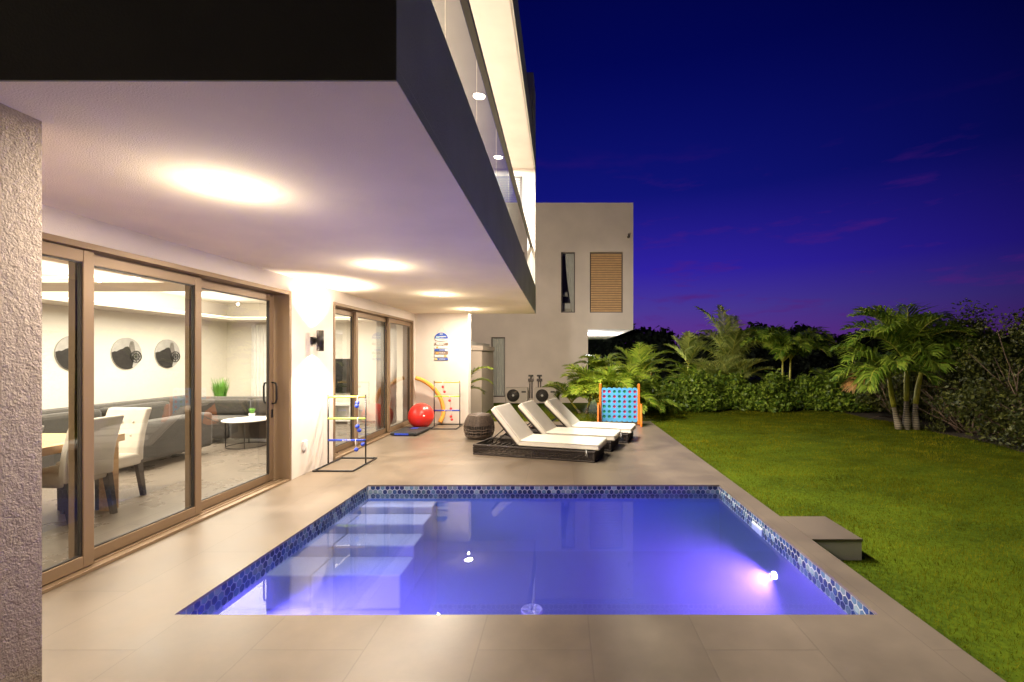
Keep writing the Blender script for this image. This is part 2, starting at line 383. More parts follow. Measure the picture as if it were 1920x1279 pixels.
# ------------------------------------------------------------------ mesh tools
class MB:
    def __init__(s): s.v = []; s.f = []; s.sm = []
    def box(s, x0, x1, y0, y1, z0, z1, mat=None):
        pts = [(x0, y0, z0), (x1, y0, z0), (x1, y1, z0), (x0, y1, z0), (x0, y0, z1), (x1, y0, z1), (x1, y1, z1), (x0, y1, z1)]
        if mat is not None: pts = [tuple(mat @ Vector(p)) for p in pts]
        n = len(s.v); s.v += pts
        for f in ((0, 3, 2, 1), (4, 5, 6, 7), (0, 1, 5, 4), (1, 2, 6, 5), (2, 3, 7, 6), (3, 0, 4, 7)):
            s.f.append(tuple(n + i for i in f)); s.sm.append(False)
        return s
    def quad(s, a, b, c, d):
        n = len(s.v); s.v += [a, b, c, d]; s.f.append((n, n + 1, n + 2, n + 3)); s.sm.append(False); return s
    def poly(s, pts):
        n = len(s.v); s.v += list(pts); s.f.append(tuple(range(n, n + len(pts)))); s.sm.append(False); return s
    def tube(s, pts, r, seg=8, cap=True):
        pts = [Vector(p) for p in pts]; k = len(pts)
        rs = r if isinstance(r, (list, tuple)) else [r] * k
        n0 = len(s.v); up = None
        for i, p in enumerate(pts):
            d = (pts[min(i + 1, k - 1)] - pts[max(i - 1, 0)]).normalized()
            if up is None:
                up = Vector((0, 0, 1)) if abs(d.z) < .9 else Vector((1, 0, 0))
            a = d.cross(up)
            if a.length < 1e-4: a = d.cross(Vector((0, 1, 0)))
            a.normalize(); b = a.cross(d).normalized(); up = b
            for j in range(seg):
                t = 2 * PI * j / seg
                s.v.append(tuple(p + (a * math.cos(t) + b * math.sin(t)) * rs[i]))
        for i in range(k - 1):
            for j in range(seg):
                j2 = (j + 1) % seg
                s.f.append((n0 + i * seg + j, n0 + i * seg + j2, n0 + (i + 1) * seg + j2, n0 + (i + 1) * seg + j)); s.sm.append(True)
        if cap:
            s.f.append(tuple(n0 + j for j in reversed(range(seg)))); s.sm.append(False)
            s.f.append(tuple(n0 + (k - 1) * seg + j for j in range(seg))); s.sm.append(False)
        return s
    def lathe(s, prof, seg=32, c=(0, 0, 0), smooth=True):
        n0 = len(s.v); k = len(prof)
        for (r, z) in prof:
            for j in range(seg):
                t = 2 * PI * j / seg; s.v.append((c[0] + r * math.cos(t), c[1] + r * math.sin(t), c[2] + z))
        for i in range(k - 1):
            for j in range(seg):
                j2 = (j + 1) % seg
                s.f.append((n0 + i * seg + j, n0 + i * seg + j2, n0 + (i + 1) * seg + j2, n0 + (i + 1) * seg + j)); s.sm.append(smooth)
        if prof[0][0] > 1e-5: s.f.append(tuple(n0 + j for j in reversed(range(seg)))); s.sm.append(False)
        if prof[-1][0] > 1e-5: s.f.append(tuple(n0 + (k - 1) * seg + j for j in range(seg))); s.sm.append(False)
        return s
    def sphere(s, c, r, seg=14, ring=8):
        prof = [(max(1e-6, r * math.sin(PI * i / ring)), -r * math.cos(PI * i / ring)) for i in range(ring + 1)]
        return s.lathe(prof, seg, c)
    def prism(s, pts2, axis, a0, a1):
        """extrude a 2D outline along an axis ('x': pts are (y,z); 'y': (x,z); 'z': (x,y))"""
        def P(p, a):
            return {'x': (a, p[0], p[1]), 'y': (p[0], a, p[1]), 'z': (p[0], p[1], a)}[axis]
        n = len(s.v); k = len(pts2)
        s.v += [P(p, a0) for p in pts2] + [P(p, a1) for p in pts2]
        s.f.append(tuple(n + i for i in range(k))); s.sm.append(False)
        s.f.append(tuple(n + k + i for i in reversed(range(k)))); s.sm.append(False)
        for i in range(k):
            j = (i + 1) % k
            s.f.append((n + i, n + k + i, n + k + j, n + j)); s.sm.append(False)
        return s
    def build(s, name, mat, parent=None, loc=(0, 0, 0), bevel=0, fix=True):
        me = bpy.data.meshes.new(name); me.from_pydata(s.v, [], s.f); me.update()
        if fix:
            bm = bmesh.new(); bm.from_mesh(me); bmesh.ops.remove_doubles(bm, verts=bm.verts, dist=1e-6) if False else None
            bmesh.ops.recalc_face_normals(bm, faces=bm.faces); bm.to_mesh(me); bm.free()
        me.polygons.foreach_set('use_smooth', s.sm[:len(me.polygons)] if len(s.sm) >= len(me.polygons) else [False] * len(me.polygons))
        me.materials.append(mat)
        o = bpy.data.objects.new(name, me); COL.objects.link(o); o.location = loc
        if parent is not None: o.parent = parent
        if bevel:
            b = o.modifiers.new('bevel', 'BEVEL'); b.width = bevel; b.segments = 3; b.limit_method = 'ANGLE'; b.angle_limit = R(40)
        return o
def tag(o, label=None, cat=None, group=None, kind=None):
    if label: o['label'] = label
    if cat: o['category'] = cat
    if group: o['group'] = group
    if kind: o['kind'] = kind
    return o
def thing(name, label, cat, loc=(0, 0, 0), rz=0.0, group=None):
    o = bpy.data.objects.new(name, None); COL.objects.link(o); o.empty_display_size = .2
    o.location = loc; o.rotation_euler = (0, 0, rz)
    return tag(o, label, cat, group)
def copy_tree(o, parent=None):
    c = o.copy(); COL.objects.link(c); c.parent = parent
    for ch in list(o.children): copy_tree(ch, c)
    return c
def wall_cells(mb, axis, plane, thick, cu, cz, holes):
    """wall in a vertical plane; axis 'y': plane is y, u runs along x; axis 'x': plane is x, u runs along y.
    cu, cz sorted cut coordinates; holes = list of (u0,u1,z0,z1)."""
    nu, nz = len(cu) - 1, len(cz) - 1
    def solid(i, j):
        if i < 0 or j < 0 or i >= nu or j >= nz: return False
        um = (cu[i] + cu[i + 1]) / 2; zm = (cz[j] + cz[j + 1]) / 2
        return not any(h[0] < um < h[1] and h[2] < zm < h[3] for h in holes)
    def P(u, d, z): return (u, d, z) if axis == 'y' else (d, u, z)
    a, b = plane, plane + thick
    for i in range(nu):
        for j in range(nz):
            if not solid(i, j): continue
            u0, u1, z0, z1 = cu[i], cu[i + 1], cz[j], cz[j + 1]
            mb.quad(P(u0, a, z0), P(u1, a, z0), P(u1, a, z1), P(u0, a, z1))
            mb.quad(P(u1, b, z0), P(u0, b, z0), P(u0, b, z1), P(u1, b, z1))
            if not solid(i - 1, j): mb.quad(P(u0, b, z0), P(u0, a, z0), P(u0, a, z1), P(u0, b, z1))
            if not solid(i + 1, j): mb.quad(P(u1, a, z0), P(u1, b, z0), P(u1, b, z1), P(u1, a, z1))
            if not solid(i, j - 1): mb.quad(P(u0, a, z0), P(u0, b, z0), P(u1, b, z0), P(u1, a, z0))
            if not solid(i, j + 1): mb.quad(P(u0, a, z1), P(u1, a, z1), P(u1, b, z1), P(u0, b, z1))
    return mb
def fast_mesh(name, verts, nper, mat, parent=None, smooth=False):
    """verts: (n, nper, 3) array of separate polygons"""
    n = verts.shape[0]; me = bpy.data.meshes.new(name)
    me.vertices.add(n * nper); me.vertices.foreach_set('co', verts.astype(np.float32).ravel())
    me.loops.add(n * nper); me.loops.foreach_set('vertex_index', np.arange(n * nper, dtype=np.int32))
    me.polygons.add(n); me.polygons.foreach_set('loop_start', np.arange(0, n * nper, nper, dtype=np.int32))
    me.polygons.foreach_set('loop_total', np.full(n, nper, dtype=np.int32))
    me.update(calc_edges=True); me.materials.append(mat)
    o = bpy.data.objects.new(name, me); COL.objects.link(o)
    if parent is not None: o.parent = parent
    return o
GZ = -.18      # lawn level

# ------------------------------------------------------------------ ground, terrace, pool
g = MB()
TX, TYN, TYF = 2.12, -3.0, 10.8     # terrace right edge, near and far ends
g.quad((TX, -60, GZ), (400, -60, GZ), (400, TYF, GZ), (TX, TYF, GZ))
g.quad((-400, TYF, GZ), (400, TYF, GZ), (400, 900, GZ), (-400, 900, GZ))
g.quad((-400, -60, GZ), (TX, -60, GZ), (TX, TYN, GZ), (-400, TYN, GZ))
tag(g.build('ground', M['lawn']), kind='structure')

PX0, PX1, PY0, PY1 = -2.32, 1.905, 2.73, 5.48
WZ = -.10
t = MB()
xs = [-3.40, PX0, PX1, TX]; ys = [TYN, PY0, PY1, TYF]
for i in range(3):
    for j in range(3):
        if i == 1 and j == 1: continue
        t.quad((xs[i], ys[j], 0), (xs[i + 1], ys[j], 0), (xs[i + 1], ys[j + 1], 0), (xs[i], ys[j + 1], 0))
# outer skirts and the thin coping lip
t.quad((TX, TYN, 0), (TX, TYN, -.35), (TX, TYF, -.35), (TX, TYF, 0))
t.quad((xs[0], TYF, 0), (TX, TYF, 0), (TX, TYF, -.35), (xs[0], TYF, -.35))
for (a, b) in (((PX0, PY0), (PX1, PY0)), ((PX1, PY0), (PX1, PY1)), ((PX1, PY1), (PX0, PY1)), ((PX0, PY1), (PX0, PY0))):
    t.quad((*a, 0), (*b, 0), (*b, -.018), (*a, -.018))
tag(t.build('terrace', M['terrace'], fix=False), kind='structure')
# low plinth at the lawn side of the terrace
p = MB(); p.box(TX + .002, 2.55, 3.86, 4.40, -.35, -.022)
pl = thing('plinth', 'low stone block jutting from the terrace edge into the lawn', 'step', (0, 0, 0))
p.build('base', M['white_stucco'], pl)
MB().box(TX + .002, 2.555, 3.855, 4.405, -.022, 0).build('cap', M['terrace'], pl)

pool = thing('swimming_pool', 'sunken rectangular pool glowing violet blue in the terrace', 'pool', (0, 0, 0))
s = MB(); PD = -.80; e = .03
X0, X1, Y0, Y1 = PX0 - e + .028, PX1 + e - .028, PY0 - e + .028, PY1 + e - .028
s.quad((X0, Y0, PD), (X1, Y0, PD), (X1, Y1, PD), (X0, Y1, PD))
s.quad((X0, Y0, PD), (X0, Y0, -.02), (X1, Y0, -.02), (X1, Y0, PD)); s.quad((X1, Y0, PD), (X1, Y0, -.02), (X1, Y1, -.02), (X1, Y1, PD))
s.quad((X1, Y1, PD), (X1, Y1, -.02), (X0, Y1, -.02), (X0, Y1, PD)); s.quad((X0, Y1, PD), (X0, Y1, -.02), (X0, Y0, -.02), (X0, Y0, PD))
s.build('shell', M['pool_plaster'], pool, fix=False)
st = MB()
for (ya, yb, zt) in ((Y1, 5.27, -.19), (5.27, 4.94, -.27), (4.94, 4.62, -.37), (4.62, 4.22, -.48)):
    st.box(X0, -1.49, yb, ya, PD, zt)
st.build('steps', M['pool_step'], pool, bevel=.02)
# hexagonal mosaic band
hv = []; hc = []
def hex_band(p0, p1, nrm):
    p0 = Vector(p0); p1 = Vector(p1); d = (p1 - p0); Ln = d.length; d.normalize(); nrm = Vector(nrm)
    wdt = .058; rh = wdt * .866; rows = 3; r_ = wdt / 2 / math.cos(PI / 6) * .88
    for j in range(rows):
        z = -.034 - j * rh
        k = int(Ln / wdt) + 1
        for i in range(k):
            u = (i + .5 * (j % 2)) * wdt
            if u < .02 or u > Ln - .02: continue
            c = p0 + d * u
            ring = []
            for q in range(6):
                a = PI / 6 + q * PI / 3
                zz = min(-.0185, z + r_ * math.sin(a)); uu = r_ * math.cos(a)
                ring.append(c + d * uu + nrm * .003 + Vector((0, 0, zz)))
            hv.append(ring)
            sh = rnd.random()
            base = (.02, .035, .10) if sh < .4 else ((.035, .075, .17) if sh < .65 else ((.09, .16, .22) if sh < .85 else (.22, .30, .32)))
            f = rnd.uniform(.7, 1.3); hc.append(tuple(min(1, c_ * f) for c_ in base))
hex_band((X0, Y0, 0), (X1, Y0, 0), (0, 1, 0)); hex_band((X1, Y0, 0), (X1, Y1, 0), (-1, 0, 0))
hex_band((X0, Y1, 0), (X1, Y1, 0), (0, -1, 0)); hex_band((X0, Y0, 0), (X0, Y1, 0), (1, 0, 0))
hx = fast_mesh('mosaic_band', np.array([[tuple(v) for v in r_] for r_ in hv]), 6, M['hex'], pool)
ca = hx.data.color_attributes.new('tone', 'FLOAT_COLOR', 'CORNER')
ca.data.foreach_set('color', np.repeat(np.array([(*c, 1) for c in hc], dtype=np.float32), 6, axis=0).ravel())
gb = MB()
for (x0, x1, y0, y1) in ((X0, X1, Y0 + .0015, Y0 + .0015), (X0, X1, Y1 - .0015, Y1 - .0015)):
    gb.quad((x0, y0, -.165), (x1, y0, -.165), (x1, y0, -.019), (x0, y0, -.019))
for x in (X0 + .0015, X1 - .0015):
    gb.quad((x, Y0, -.165), (x, Y1, -.165), (x, Y1, -.019), (x, Y0, -.019))
gb.build('grout_band', M['grout'], pool, fix=False)
dr = MB(); dr.lathe([(.10, 0), (.10, .012), (.085, .016), (.085, .012), (.0001, .012)], 28)
for k in range(6):
    a = k * PI / 3; dr.box(-.05, .05, -.005, .005, .012, .018, Matrix.Translation((math.cos(a) * .035, math.sin(a) * .035, 0)) @ Matrix.Rotation(a, 4, 'Z'))
dr.build('drain', M['drain'], pool, loc=(-.27, 4.20, PD + .002))
plm = emit('pool_lamp_on', (.72, .55, 1), 16)
MB().lathe([(.034, 0), (.034, .010), (.026, .016), (.0001, .018)], 24).build('pool_light', plm, pool, loc=(X1 - .002, 4.07, -.41)).rotation_euler = (0, R(-90), 0)
MB().lathe([(.034, 0), (.034, .010), (.026, .016), (.0001, .018)], 24).build('pool_light', plm, pool, loc=(X0 + .002, 3.15, -.42)).rotation_euler = (0, R(90), 0)
sk = MB(); sk.box(X1 - .012, X1 - .002, 4.30, 4.52, -.158, -.085); sk.build('skimmer', M['drain'], pool)
w = MB(); nx, ny = 2, 2
w.box(X0 + .0005, X1 - .0005, Y0 + .0005, Y1 - .0005, PD + .0005, WZ)
tag(w.build('pool_water', M['water']), kind='structure')

# ------------------------------------------------------------------ villa
villa = thing('villa', 'large white modern villa with glass balcony and lit open patio', 'house', (0, 0, 0))
XW = -3.38
D1 = (2.2, 5.69, 0, 2.36); D2 = (6.75, 10.4, 0, 2.36)
wl_ = MB(); wall_cells(wl_, 'x', XW, -.24, [1.5, 2.2, 5.69, 6.75, 10.4, YE], [-.3, 0, 2.36, CEIL], [D1, D2])
wl_.build('patio_wall', M['white_stucco'], villa, fix=False)
MB().box(XW + .001, -2.15, YE - .05, YE + .25, -.3, CEIL).build('end_wall', M['white_stucco'], villa)
MB().box(XW, -2.19, -1.2, 1.92, -.3, CEIL).build('pier', M['rough_stucco'], villa)
# upper floor: soffit slab, side fascia, front fascia
MB().box(XW - .235, XF - .004, 1.634, YE - .004, CEIL, CEIL + .05).build('soffit', M['soffit'], villa)
MB().box(XF - .20, XF, 1.634, YE, CEIL + .051, 3.17).box(XF - .0035, XF - .0003, 1.634, YE, CEIL - .001, CEIL + .0505).build('side_fascia', M['fascia'], villa)
MB().box(-14, XF - .001, 1.625, 1.634, CEIL - .004, 3.168).build('front_fascia', M['fascia_dark'], villa)
MB().box(XW - .20, XF - .20, 1.64, YE, CEIL + .051, 2.95).build('balcony_floor', M['terrace'], villa)
MB().box(-14, -2.35, 2.4, YE, 2.955, 5.85).build('upper_wall', M['white_stucco'], villa)
MB().box(-2.35, XF - .001, YE - .2, YE - .001, 2.95, 5.85).build('balcony_end_wall', M['white_stucco'], villa)
MB().box(-14, XF + .002, 1.3, YE + .001, 5.85, 6.40).build('roof', M['fascia'], villa)
MB().box(-14, XF - .03, 1.34, YE - .03, 5.838, 5.85).build('balcony_ceiling', M['white_stucco'], villa)
MB().box(-5, XF - .001, 9.75, YE - .001, 6.40, 7.63).build('roof_box', M['fascia'], villa)
# balcony rail
rail = MB(); rail.box(XF - .12, XF - .065, 1.66, YE - .2, 4.04, 4.085); rail.box(-6, XF - .12, 1.66, 1.715, 4.04, 4.085)
rail.build('handrail', M['rail_metal'], villa)
ys_ = [1.70, 2.67, 3.67, 4.77, 5.9, 7.0, 8.1, 9.2, 10.39]
for a, b in zip(ys_[:-1], ys_[1:]):
    MB().quad((XF - .09, a + .006, 3.17), (XF - .09, b - .006, 3.17), (XF - .09, b - .006, 4.045), (XF - .09, a + .006, 4.045)).build('rail_pane', M['rail_glass'], villa, fix=False)
# louvred window in the balcony end wall
lw = MB(); lw.box(-1.56, -.88, YE - .215, YE - .19, 4.15, 5.66); lwo = lw.build('window', M['bronze_dark'], villa)
sl = MB()
for k in range(26):
    z = 4.19 + k * .055; sl.box(-1.50, -.94, YE - .235, YE - .216, z, z + .034)
sl.build('louvres', M['louvre_grey'], lwo)

# sliding doors ---------------------------------------------------
def door_panel(y0, y1, x, handle=False, handle_y=None, near_stile=True):
    """a panel in the plane x (outer face), running y0..y1"""
    st_, rl = .075, .085; z0, z1 = .035, 2.31; d = .045
    f = MB()
    f.box(x - d, x, y0, y0 + st_, z0, z1); f.box(x - d, x, y1 - st_, y1, z0, z1)
    f.box(x - d + .001, x - .001, y0 + st_, y1 - st_, z0, z0 + rl); f.box(x - d + .001, x - .001, y0 + st_, y1 - st_, z1 - rl, z1)
    fo = f.build('sliding_panel', M['bronze'], villa, bevel=.003)
    gk = MB(); gx = x - .022; q = .010
    a, b, c, e_ = y0 + st_, y1 - st_, z0 + rl, z1 - rl
    gk.box(gx - .012, gx + .012, a, a + q, c, e_); gk.box(gx - .012, gx + .012, b - q, b, c, e_)
    gk.box(gx - .011, gx + .011, a + q, b - q, c, c + q); gk.box(gx - .011, gx + .011, a + q, b - q, e_ - q, e_)
    gk.build('gasket', M['bronze_dark'], fo)
    MB().quad((gx, a + q, c + q), (gx, b - q, c + q), (gx, b - q, e_ - q), (gx, a + q, e_ - q)).build('glass', M['glass'], fo, fix=False)
    if handle:
        hy = handle_y
        h = MB()
        for sx in (1, -1):
            bx = x if sx > 0 else x - d
            h.tube([(bx, hy, .97), (bx + sx * .045, hy, .98), (bx + sx * .055, hy, 1.02), (bx + sx * .055, hy, 1.18), (bx + sx * .045, hy, 1.22), (bx, hy, 1.23)], .011, 8)
        h.box(x, x + .006, hy - .016, hy + .016, .80, .90)
        h.build('handle', M['black_metal'], fo)
    return fo
tx = [XW - .035, XW - .095, XW - .155]
def door_frame(y0, y1):
    f = MB()
    f.box(XW - .22, XW + .012, y0 - .0, y0 + .045, 0, 2.36); f.box(XW - .22, XW + .012, y1 - .045, y1, 0, 2.36)
    f.box(XW - .22, XW + .010, y0 + .045, y1 - .045, 2.315, 2.358)
    f.box(XW - .22, XW + .010, y0 + .045, y1 - .045, .002, .026)
    for x in tx: f.box(x - .026, x - .018, y0 + .045, y1 - .045, .026, .036)
    f.build('door_frame', M['bronze'], villa, bevel=.002)
door_frame(2.2, 5.69); door_frame(6.75, 10.4)
door_panel(2.24, 3.33, tx[0]); door_panel(3.25, 4.40, tx[1]); door_panel(4.33, 5.60, tx[2], True, 5.565)
door_panel(6.79, 7.80, tx[2]); door_panel(7.72, 9.10, tx[1]); door_panel(9.03, 10.36, tx[0])

# interior shell --------------------------------------------------
XA = -8.0; YB = 10.9; YA = .2
iw = MB()
iw.box(XA - .1, XA, YA, YB, 0, 2.9); iw.box(XA, XW - .24, YB, YB + .1, 0, 2.9); iw.box(XA, XW - .24, YA - .1, YA, 0, 2.9); iw.box(XW - .245, XW - .2405, YA, YB, 2.385, 2.9)
iw.box(XW - .241, XW - .24, YE, YB, 0, 2.5)
iw.build('inner_wall', M['inner_wall'], villa)
MB().box(XA, XW - .001, YA, YB, -.10, -.003).build('inner_floor', M['inner_floor'], villa)
ic = MB()       # lowered ceiling ring with two raised bays
cu = [XA, -7.35, -4.35, XW - .24]; cv = [YA, 1.5, 5.0, 5.7, 10.1, YB]
for i in range(3):
    for j in range(5):
        if i == 1 and j in (1, 3): continue
        ic.box(cu[i], cu[i + 1], cv[j], cv[j + 1], 2.36, 2.385)
ic.build('lowered_ceiling', M['beam'], villa)
MB().box(XA, XW - .24, YA, YB, 2.80, 2.84).build('inner_ceiling', M['inner_ceiling'], villa)
cv2 = MB()
for (y0, y1) in ((1.5, 5.0), (5.7, 10.1)):
    cv2.box(-7.30, -7.27, y0 + .04, y1 - .04, 2.401, 2.412); cv2.box(-4.44, -4.41, y0 + .04, y1 - .04, 2.401, 2.412)
    cv2.box(-7.26, -4.45, y1 - .07, y1 - .04, 2.401, 2.412)
cv2.build('cove_strip', M['cove_on'], villa)

# ------------------------------------------------------------------ ceiling lights and wall lamp
def place_round_light(name, loc, label, group, r=.085):
    o = thing(name, label, 'ceiling light', loc, 0, group)
    MB().lathe([(r * 1.08, 0), (r * 1.06, -.004), (r * .98, -.006), (r * .98, 0)], 32).build('rim', M['white_paint'], o)
    MB().lathe([(r * .975, -.001), (r * .95, -.006), (r * .7, -.011), (.0001, -.012)], 32).build('diffuser', M['lamp_on'], o)
    return o
plab = ['patio ceiling light nearest the rough stucco pier', 'patio ceiling light above the wall lamp, second along the soffit',
        'patio ceiling light in front of the farther glass doors, third along the soffit', 'patio ceiling light nearest the white end wall with the hanging sign']
for y, lb in zip(PATIO_Y, plab): place_round_light('ceiling_light', (-1.95, y, CEIL), lb, 'round lights in the patio soffit')
# ceiling lights of the balcony
for y, lb in zip(BALC_Y[2:], ['balcony ceiling light seen higher through the glass rail', 'balcony ceiling light nearest the louvred window']):
    place_round_light('ceiling_light', (-1.35, y, 5.838), lb, 'round lights in the balcony ceiling', .10)
bk_ = thing('added_side_lamp', 'added unseen lamp on the far end face of the upper floor slab', 'wall lamp', (-1.2, YE, 2.92))  # fitting for the added lamp, out of the camera's view
MB().box(-.05, .05, 0, .02, -.05, .08).build('mount', M['black_metal'], bk_)
MB().box(-.05, .05, .02, .20, .03, .05).build('arm', M['black_metal'], bk_)
sc_ = thing('wall_lamp', 'black cylinder wall lamp throwing light up and down between the glass doors', 'wall lamp', (XW, 6.17, 1.76))
MB().box(0, .04, -.035, .035, -.05, .05).build('mount', M['black_metal'], sc_)
MB().box(.038, .08, -.012, .012, -.03, .03).build('arm', M['black_metal'], sc_)
cyl = MB(); n0 = 24
cyl.lathe([(.040, -.14), (.045, -.14), (.045, .14), (.040, .14), (.040, -.14)], 24, (.115, 0, 0)).build('shade', M['black_metal'], sc_)
for z in (-.125, .12): MB().lathe([(.037, z), (.037, z + .005)], 20, (.115, 0, 0)).build('bulb', M['lamp_on_small'], sc_)
so = thing('wall_socket', 'small white outdoor socket low on the wall under the lamp', 'socket', (XW, 5.98, .38))
MB().box(0, .03, -.045, .045, -.06, .06).build('cover', M['white_paint'], so, bevel=.005)
MB().box(.03, .034, -.02, .02, -.03, .03).build('flap', M['white'], so)

# ------------------------------------------------------------------ neighbouring house
YN = 16.9
nb = thing('neighbouring_house', 'beige two storey house behind the terrace with overhanging upper floor', 'house', (0, 0, 0))
nw = MB()
wall_cells(nw, 'y', YN, .3, [-16, -2.6, -2.08, 0, .52, 1.0, 1.07, 2.3, 2.68], [-.3, .03, 2.26, 2.54, 3.17, 5.43, 7.25],
           [(-2.6, -2.08, .03, 2.26), (0, .52, 3.17, 5.43), (1.07, 2.3, 3.17, 5.43), (1.0, 2.68, -.3, 2.54)])
nw.build('front_wall', M['neighbour_stucco'], nb, fix=False)
MB().box(2.48, 2.68, YN + .3, 27, 2.54, 7.25).build('side_wall', M['neighbour_stucco'], nb)
MB().box(.8, 1.0, YN + .3, 27, -.3, 2.54).build('lower_side_wall', M['neighbour_stucco'], nb)
MB().box(-16, 2.48, YN + .3, 27, 7.05, 7.2).build('roof', M['neighbour_stucco'], nb)
MB().box(1.001, 2.47, YN + .3, 27, 2.545, 2.60).build('soffit', M['white_stucco'], nb)
def n_window(x0, x1, z0, z1, kind):
    f = MB(); y = YN + .10; b = .04
    f.box(x0, x0 + b, y, y + .06, z0, z1); f.box(x1 - b, x1, y, y + .06, z0, z1)
    f.box(x0 + b, x1 - b, y, y + .06, z0, z0 + b); f.box(x0 + b, x1 - b, y, y + .06, z1 - b, z1)
    fo = f.build('window', M['copper_pipe'], nb)
    if kind == 'blind':
        s_ = MB(); n = 25; h = (z1 - z0 - 2 * b) / n
        for k in range(n):
            z = z0 + b + k * h
            s_.quad((x0 + b, y + .012, z), (x1 - b, y + .012, z), (x1 - b, y + .035, z + h * .72), (x0 + b, y + .035, z + h * .72))
        s_.build('blind', M['blind_wood'], fo, fix=False)
        MB().quad((x0 + b, y + .055, z0 + b), (x1 - b, y + .055, z0 + b), (x1 - b, y + .055, z1 - b), (x0 + b, y + .055, z1 - b)).build('pane', M['window_glow'], fo, fix=False)
    else:
        MB().quad((x0 + b, y + .02, z0 + b), (x1 - b, y + .02, z0 + b), (x1 - b, y + .02, z1 - b), (x0 + b, y + .02, z1 - b)).build('pane', M['glass'], fo, fix=False)
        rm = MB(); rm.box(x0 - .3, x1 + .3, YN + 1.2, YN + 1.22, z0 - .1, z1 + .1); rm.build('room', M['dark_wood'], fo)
    return fo
n_window(0, .52, 3.17, 5.43, 'glass'); n_window(1.07, 2.3, 3.17, 5.43, 'blind'); n_window(-2.6, -2.08, .03, 2.26, 'glass')
def curtain(x0, x1, z0, z1, y, label, waves=5, amp=.025, pull=0.0, axis='x', name='curtain', z_steps=8):
    v = []; f = []; n = waves * 8
    for j in range(z_steps + 1):
        tz = j / z_steps; z = z1 + (z0 - z1) * tz
        for i in range(n + 1):
            u = i / n
            xx0 = x0 + pull * (tz ** 1.6) * (x1 - x0)
            a = xx0 + (x1 - xx0) * u
            d = amp * math.sin(u * waves * 2 * PI + .3 * math.sin(tz * 5)) * (.5 + .5 * tz)
            v.append((a, y + d, z) if axis == 'x' else (y + d, a, z))
    for j in range(z_steps):
        for i in range(n):
            f.append((j * (n + 1) + i, j * (n + 1) + i + 1, (j + 1) * (n + 1) + i + 1, (j + 1) * (n + 1) + i))
    mb = MB(); mb.v = v; mb.f = f; mb.sm = [True] * len(f)
    o = mb.build(name, M['curtain'], fix=False); tag(o, label, 'curtain'); return o
curtain(.16, .50, 3.2, 5.4, YN + .22, 'pale curtain drawn aside in the narrow upper window of the neighbouring house', 4, .02, .75)
curtain(-2.57, -2.12, .06, 2.22, YN + .22, 'pale curtain filling the tall ground floor window of the neighbouring house', 5, .02)
tl = thing('table_lamp', 'small table lamp with pale shade in the narrow upper window', 'lamp', (.18, YN + .8, 3.62))
MB().lathe([(.07, 0), (.07, .02), (.02, .04), (.015, .26)], 16).build('base', M['dark_wood'], tl)
MB().lathe([(.10, .25), (.065, .42)], 20).build('shade', M['shade'], tl)
nt_ = thing('nightstand', 'small pale nightstand under the lamp in the narrow upper window', 'nightstand', (.20, YN + .8, 3.1))
MB().box(-.2, .2, -.2, .2, 0, .50).build('body', M['linen'], nt_, bevel=.01)
MB().box(-.16, .16, -.212, -.2, .28, .46).build('drawer', M['white_paint'], nt_)
def ac(x, label):
    o = thing('ac_unit', label, 'air conditioner', (x, YN - .42, GZ), 0, 'air conditioner units against the neighbouring house')
    MB().box(-.40, .40, -.15, .15, .04, .60).build('cabinet', M['ac_white'], o, bevel=.015)
    MB().lathe([(.225, 0), (.225, .012), (.0001, .012)], 36).build('fan_recess', M['ac_dark'], o, loc=(-.12, -.151, .32)).rotation_euler = (R(90), 0, 0)
    gr = MB()
    for k in range(7):
        r_ = .04 + k * .029
        gr.tube([(r_ * math.cos(a), r_ * math.sin(a), 0) for a in [2 * PI * q / 32 for q in range(33)]], .003, 4, False)
    for k in range(12):
        a = k * PI / 6; gr.tube([(.03 * math.cos(a), .03 * math.sin(a), 0), (.22 * math.cos(a), .22 * math.sin(a), 0)], .003, 4)
    gr.build('grille', M['copper_pipe'], o, loc=(-.12, -.172, .32)).rotation_euler = (R(90), 0, 0)
    MB().lathe([(.045, 0), (.035, .015), (.0001, .018)], 18).build('hub', M['white_paint'], o, loc=(-.12, -.170, .32)).rotation_euler = (R(90), 0, 0)
    MB().box(.18, .34, -.154, -.150, .42, .48).build('badge', M['ac_dark'], o)
    for sx in (-.3, .3): MB().box(sx - .04, sx + .04, -.18, .18, 0, .04).build('foot', M['black_plastic'], o)
    return o
ac(-1.60, 'left air conditioner unit, between the tall window and the wall pipes')
ac(-.56, 'right air conditioner unit, on the side of the wall pipes toward the palms')
for x, lb in ((-1.12, 'pair of dark covered pipes rising just right of the left air conditioner'), (-.80, 'pair of dark covered pipes rising behind the right air conditioner')):
    o = thing('wall_pipe', lb, 'pipe', (x, YN, .2), 0, 'pipes to the air conditioners')
    for q in (-.04, .04): MB().tube([(q, -.04, -.2), (q, -.04, .5)], .022, 8).build('pipe', M['copper_pipe'], o)
    MB().box(-.10, .10, -.09, -.001, .42, .52).build('bracket', M['copper_pipe'], o, bevel=.01)
    MB().box(-.09, .09, -.07, -.001, .60, .66).build('clamp', M['ac_dark'], o)
    MB().tube([(0, -.04, .5), (0, -.04, .62)], .03, 8).build('sleeve', M['ac_dark'], o)
cw = thing('wall_light', 'small dark fitting high on the corner of the neighbouring house', 'wall fitting', (2.50, YN, 5.98))
MB().lathe([(.05, 0), (.05, .03), (.0001, .03)], 16).build('plate', M['copper_pipe'], cw).rotation_euler = (R(90), 0, 0)
MB().tube([(0, -.02, 0), (.0, -.10, .02), (-.02, -.14, .08)], [.02, .025, .03], 10).build('spot_head', M['copper_pipe'], cw)
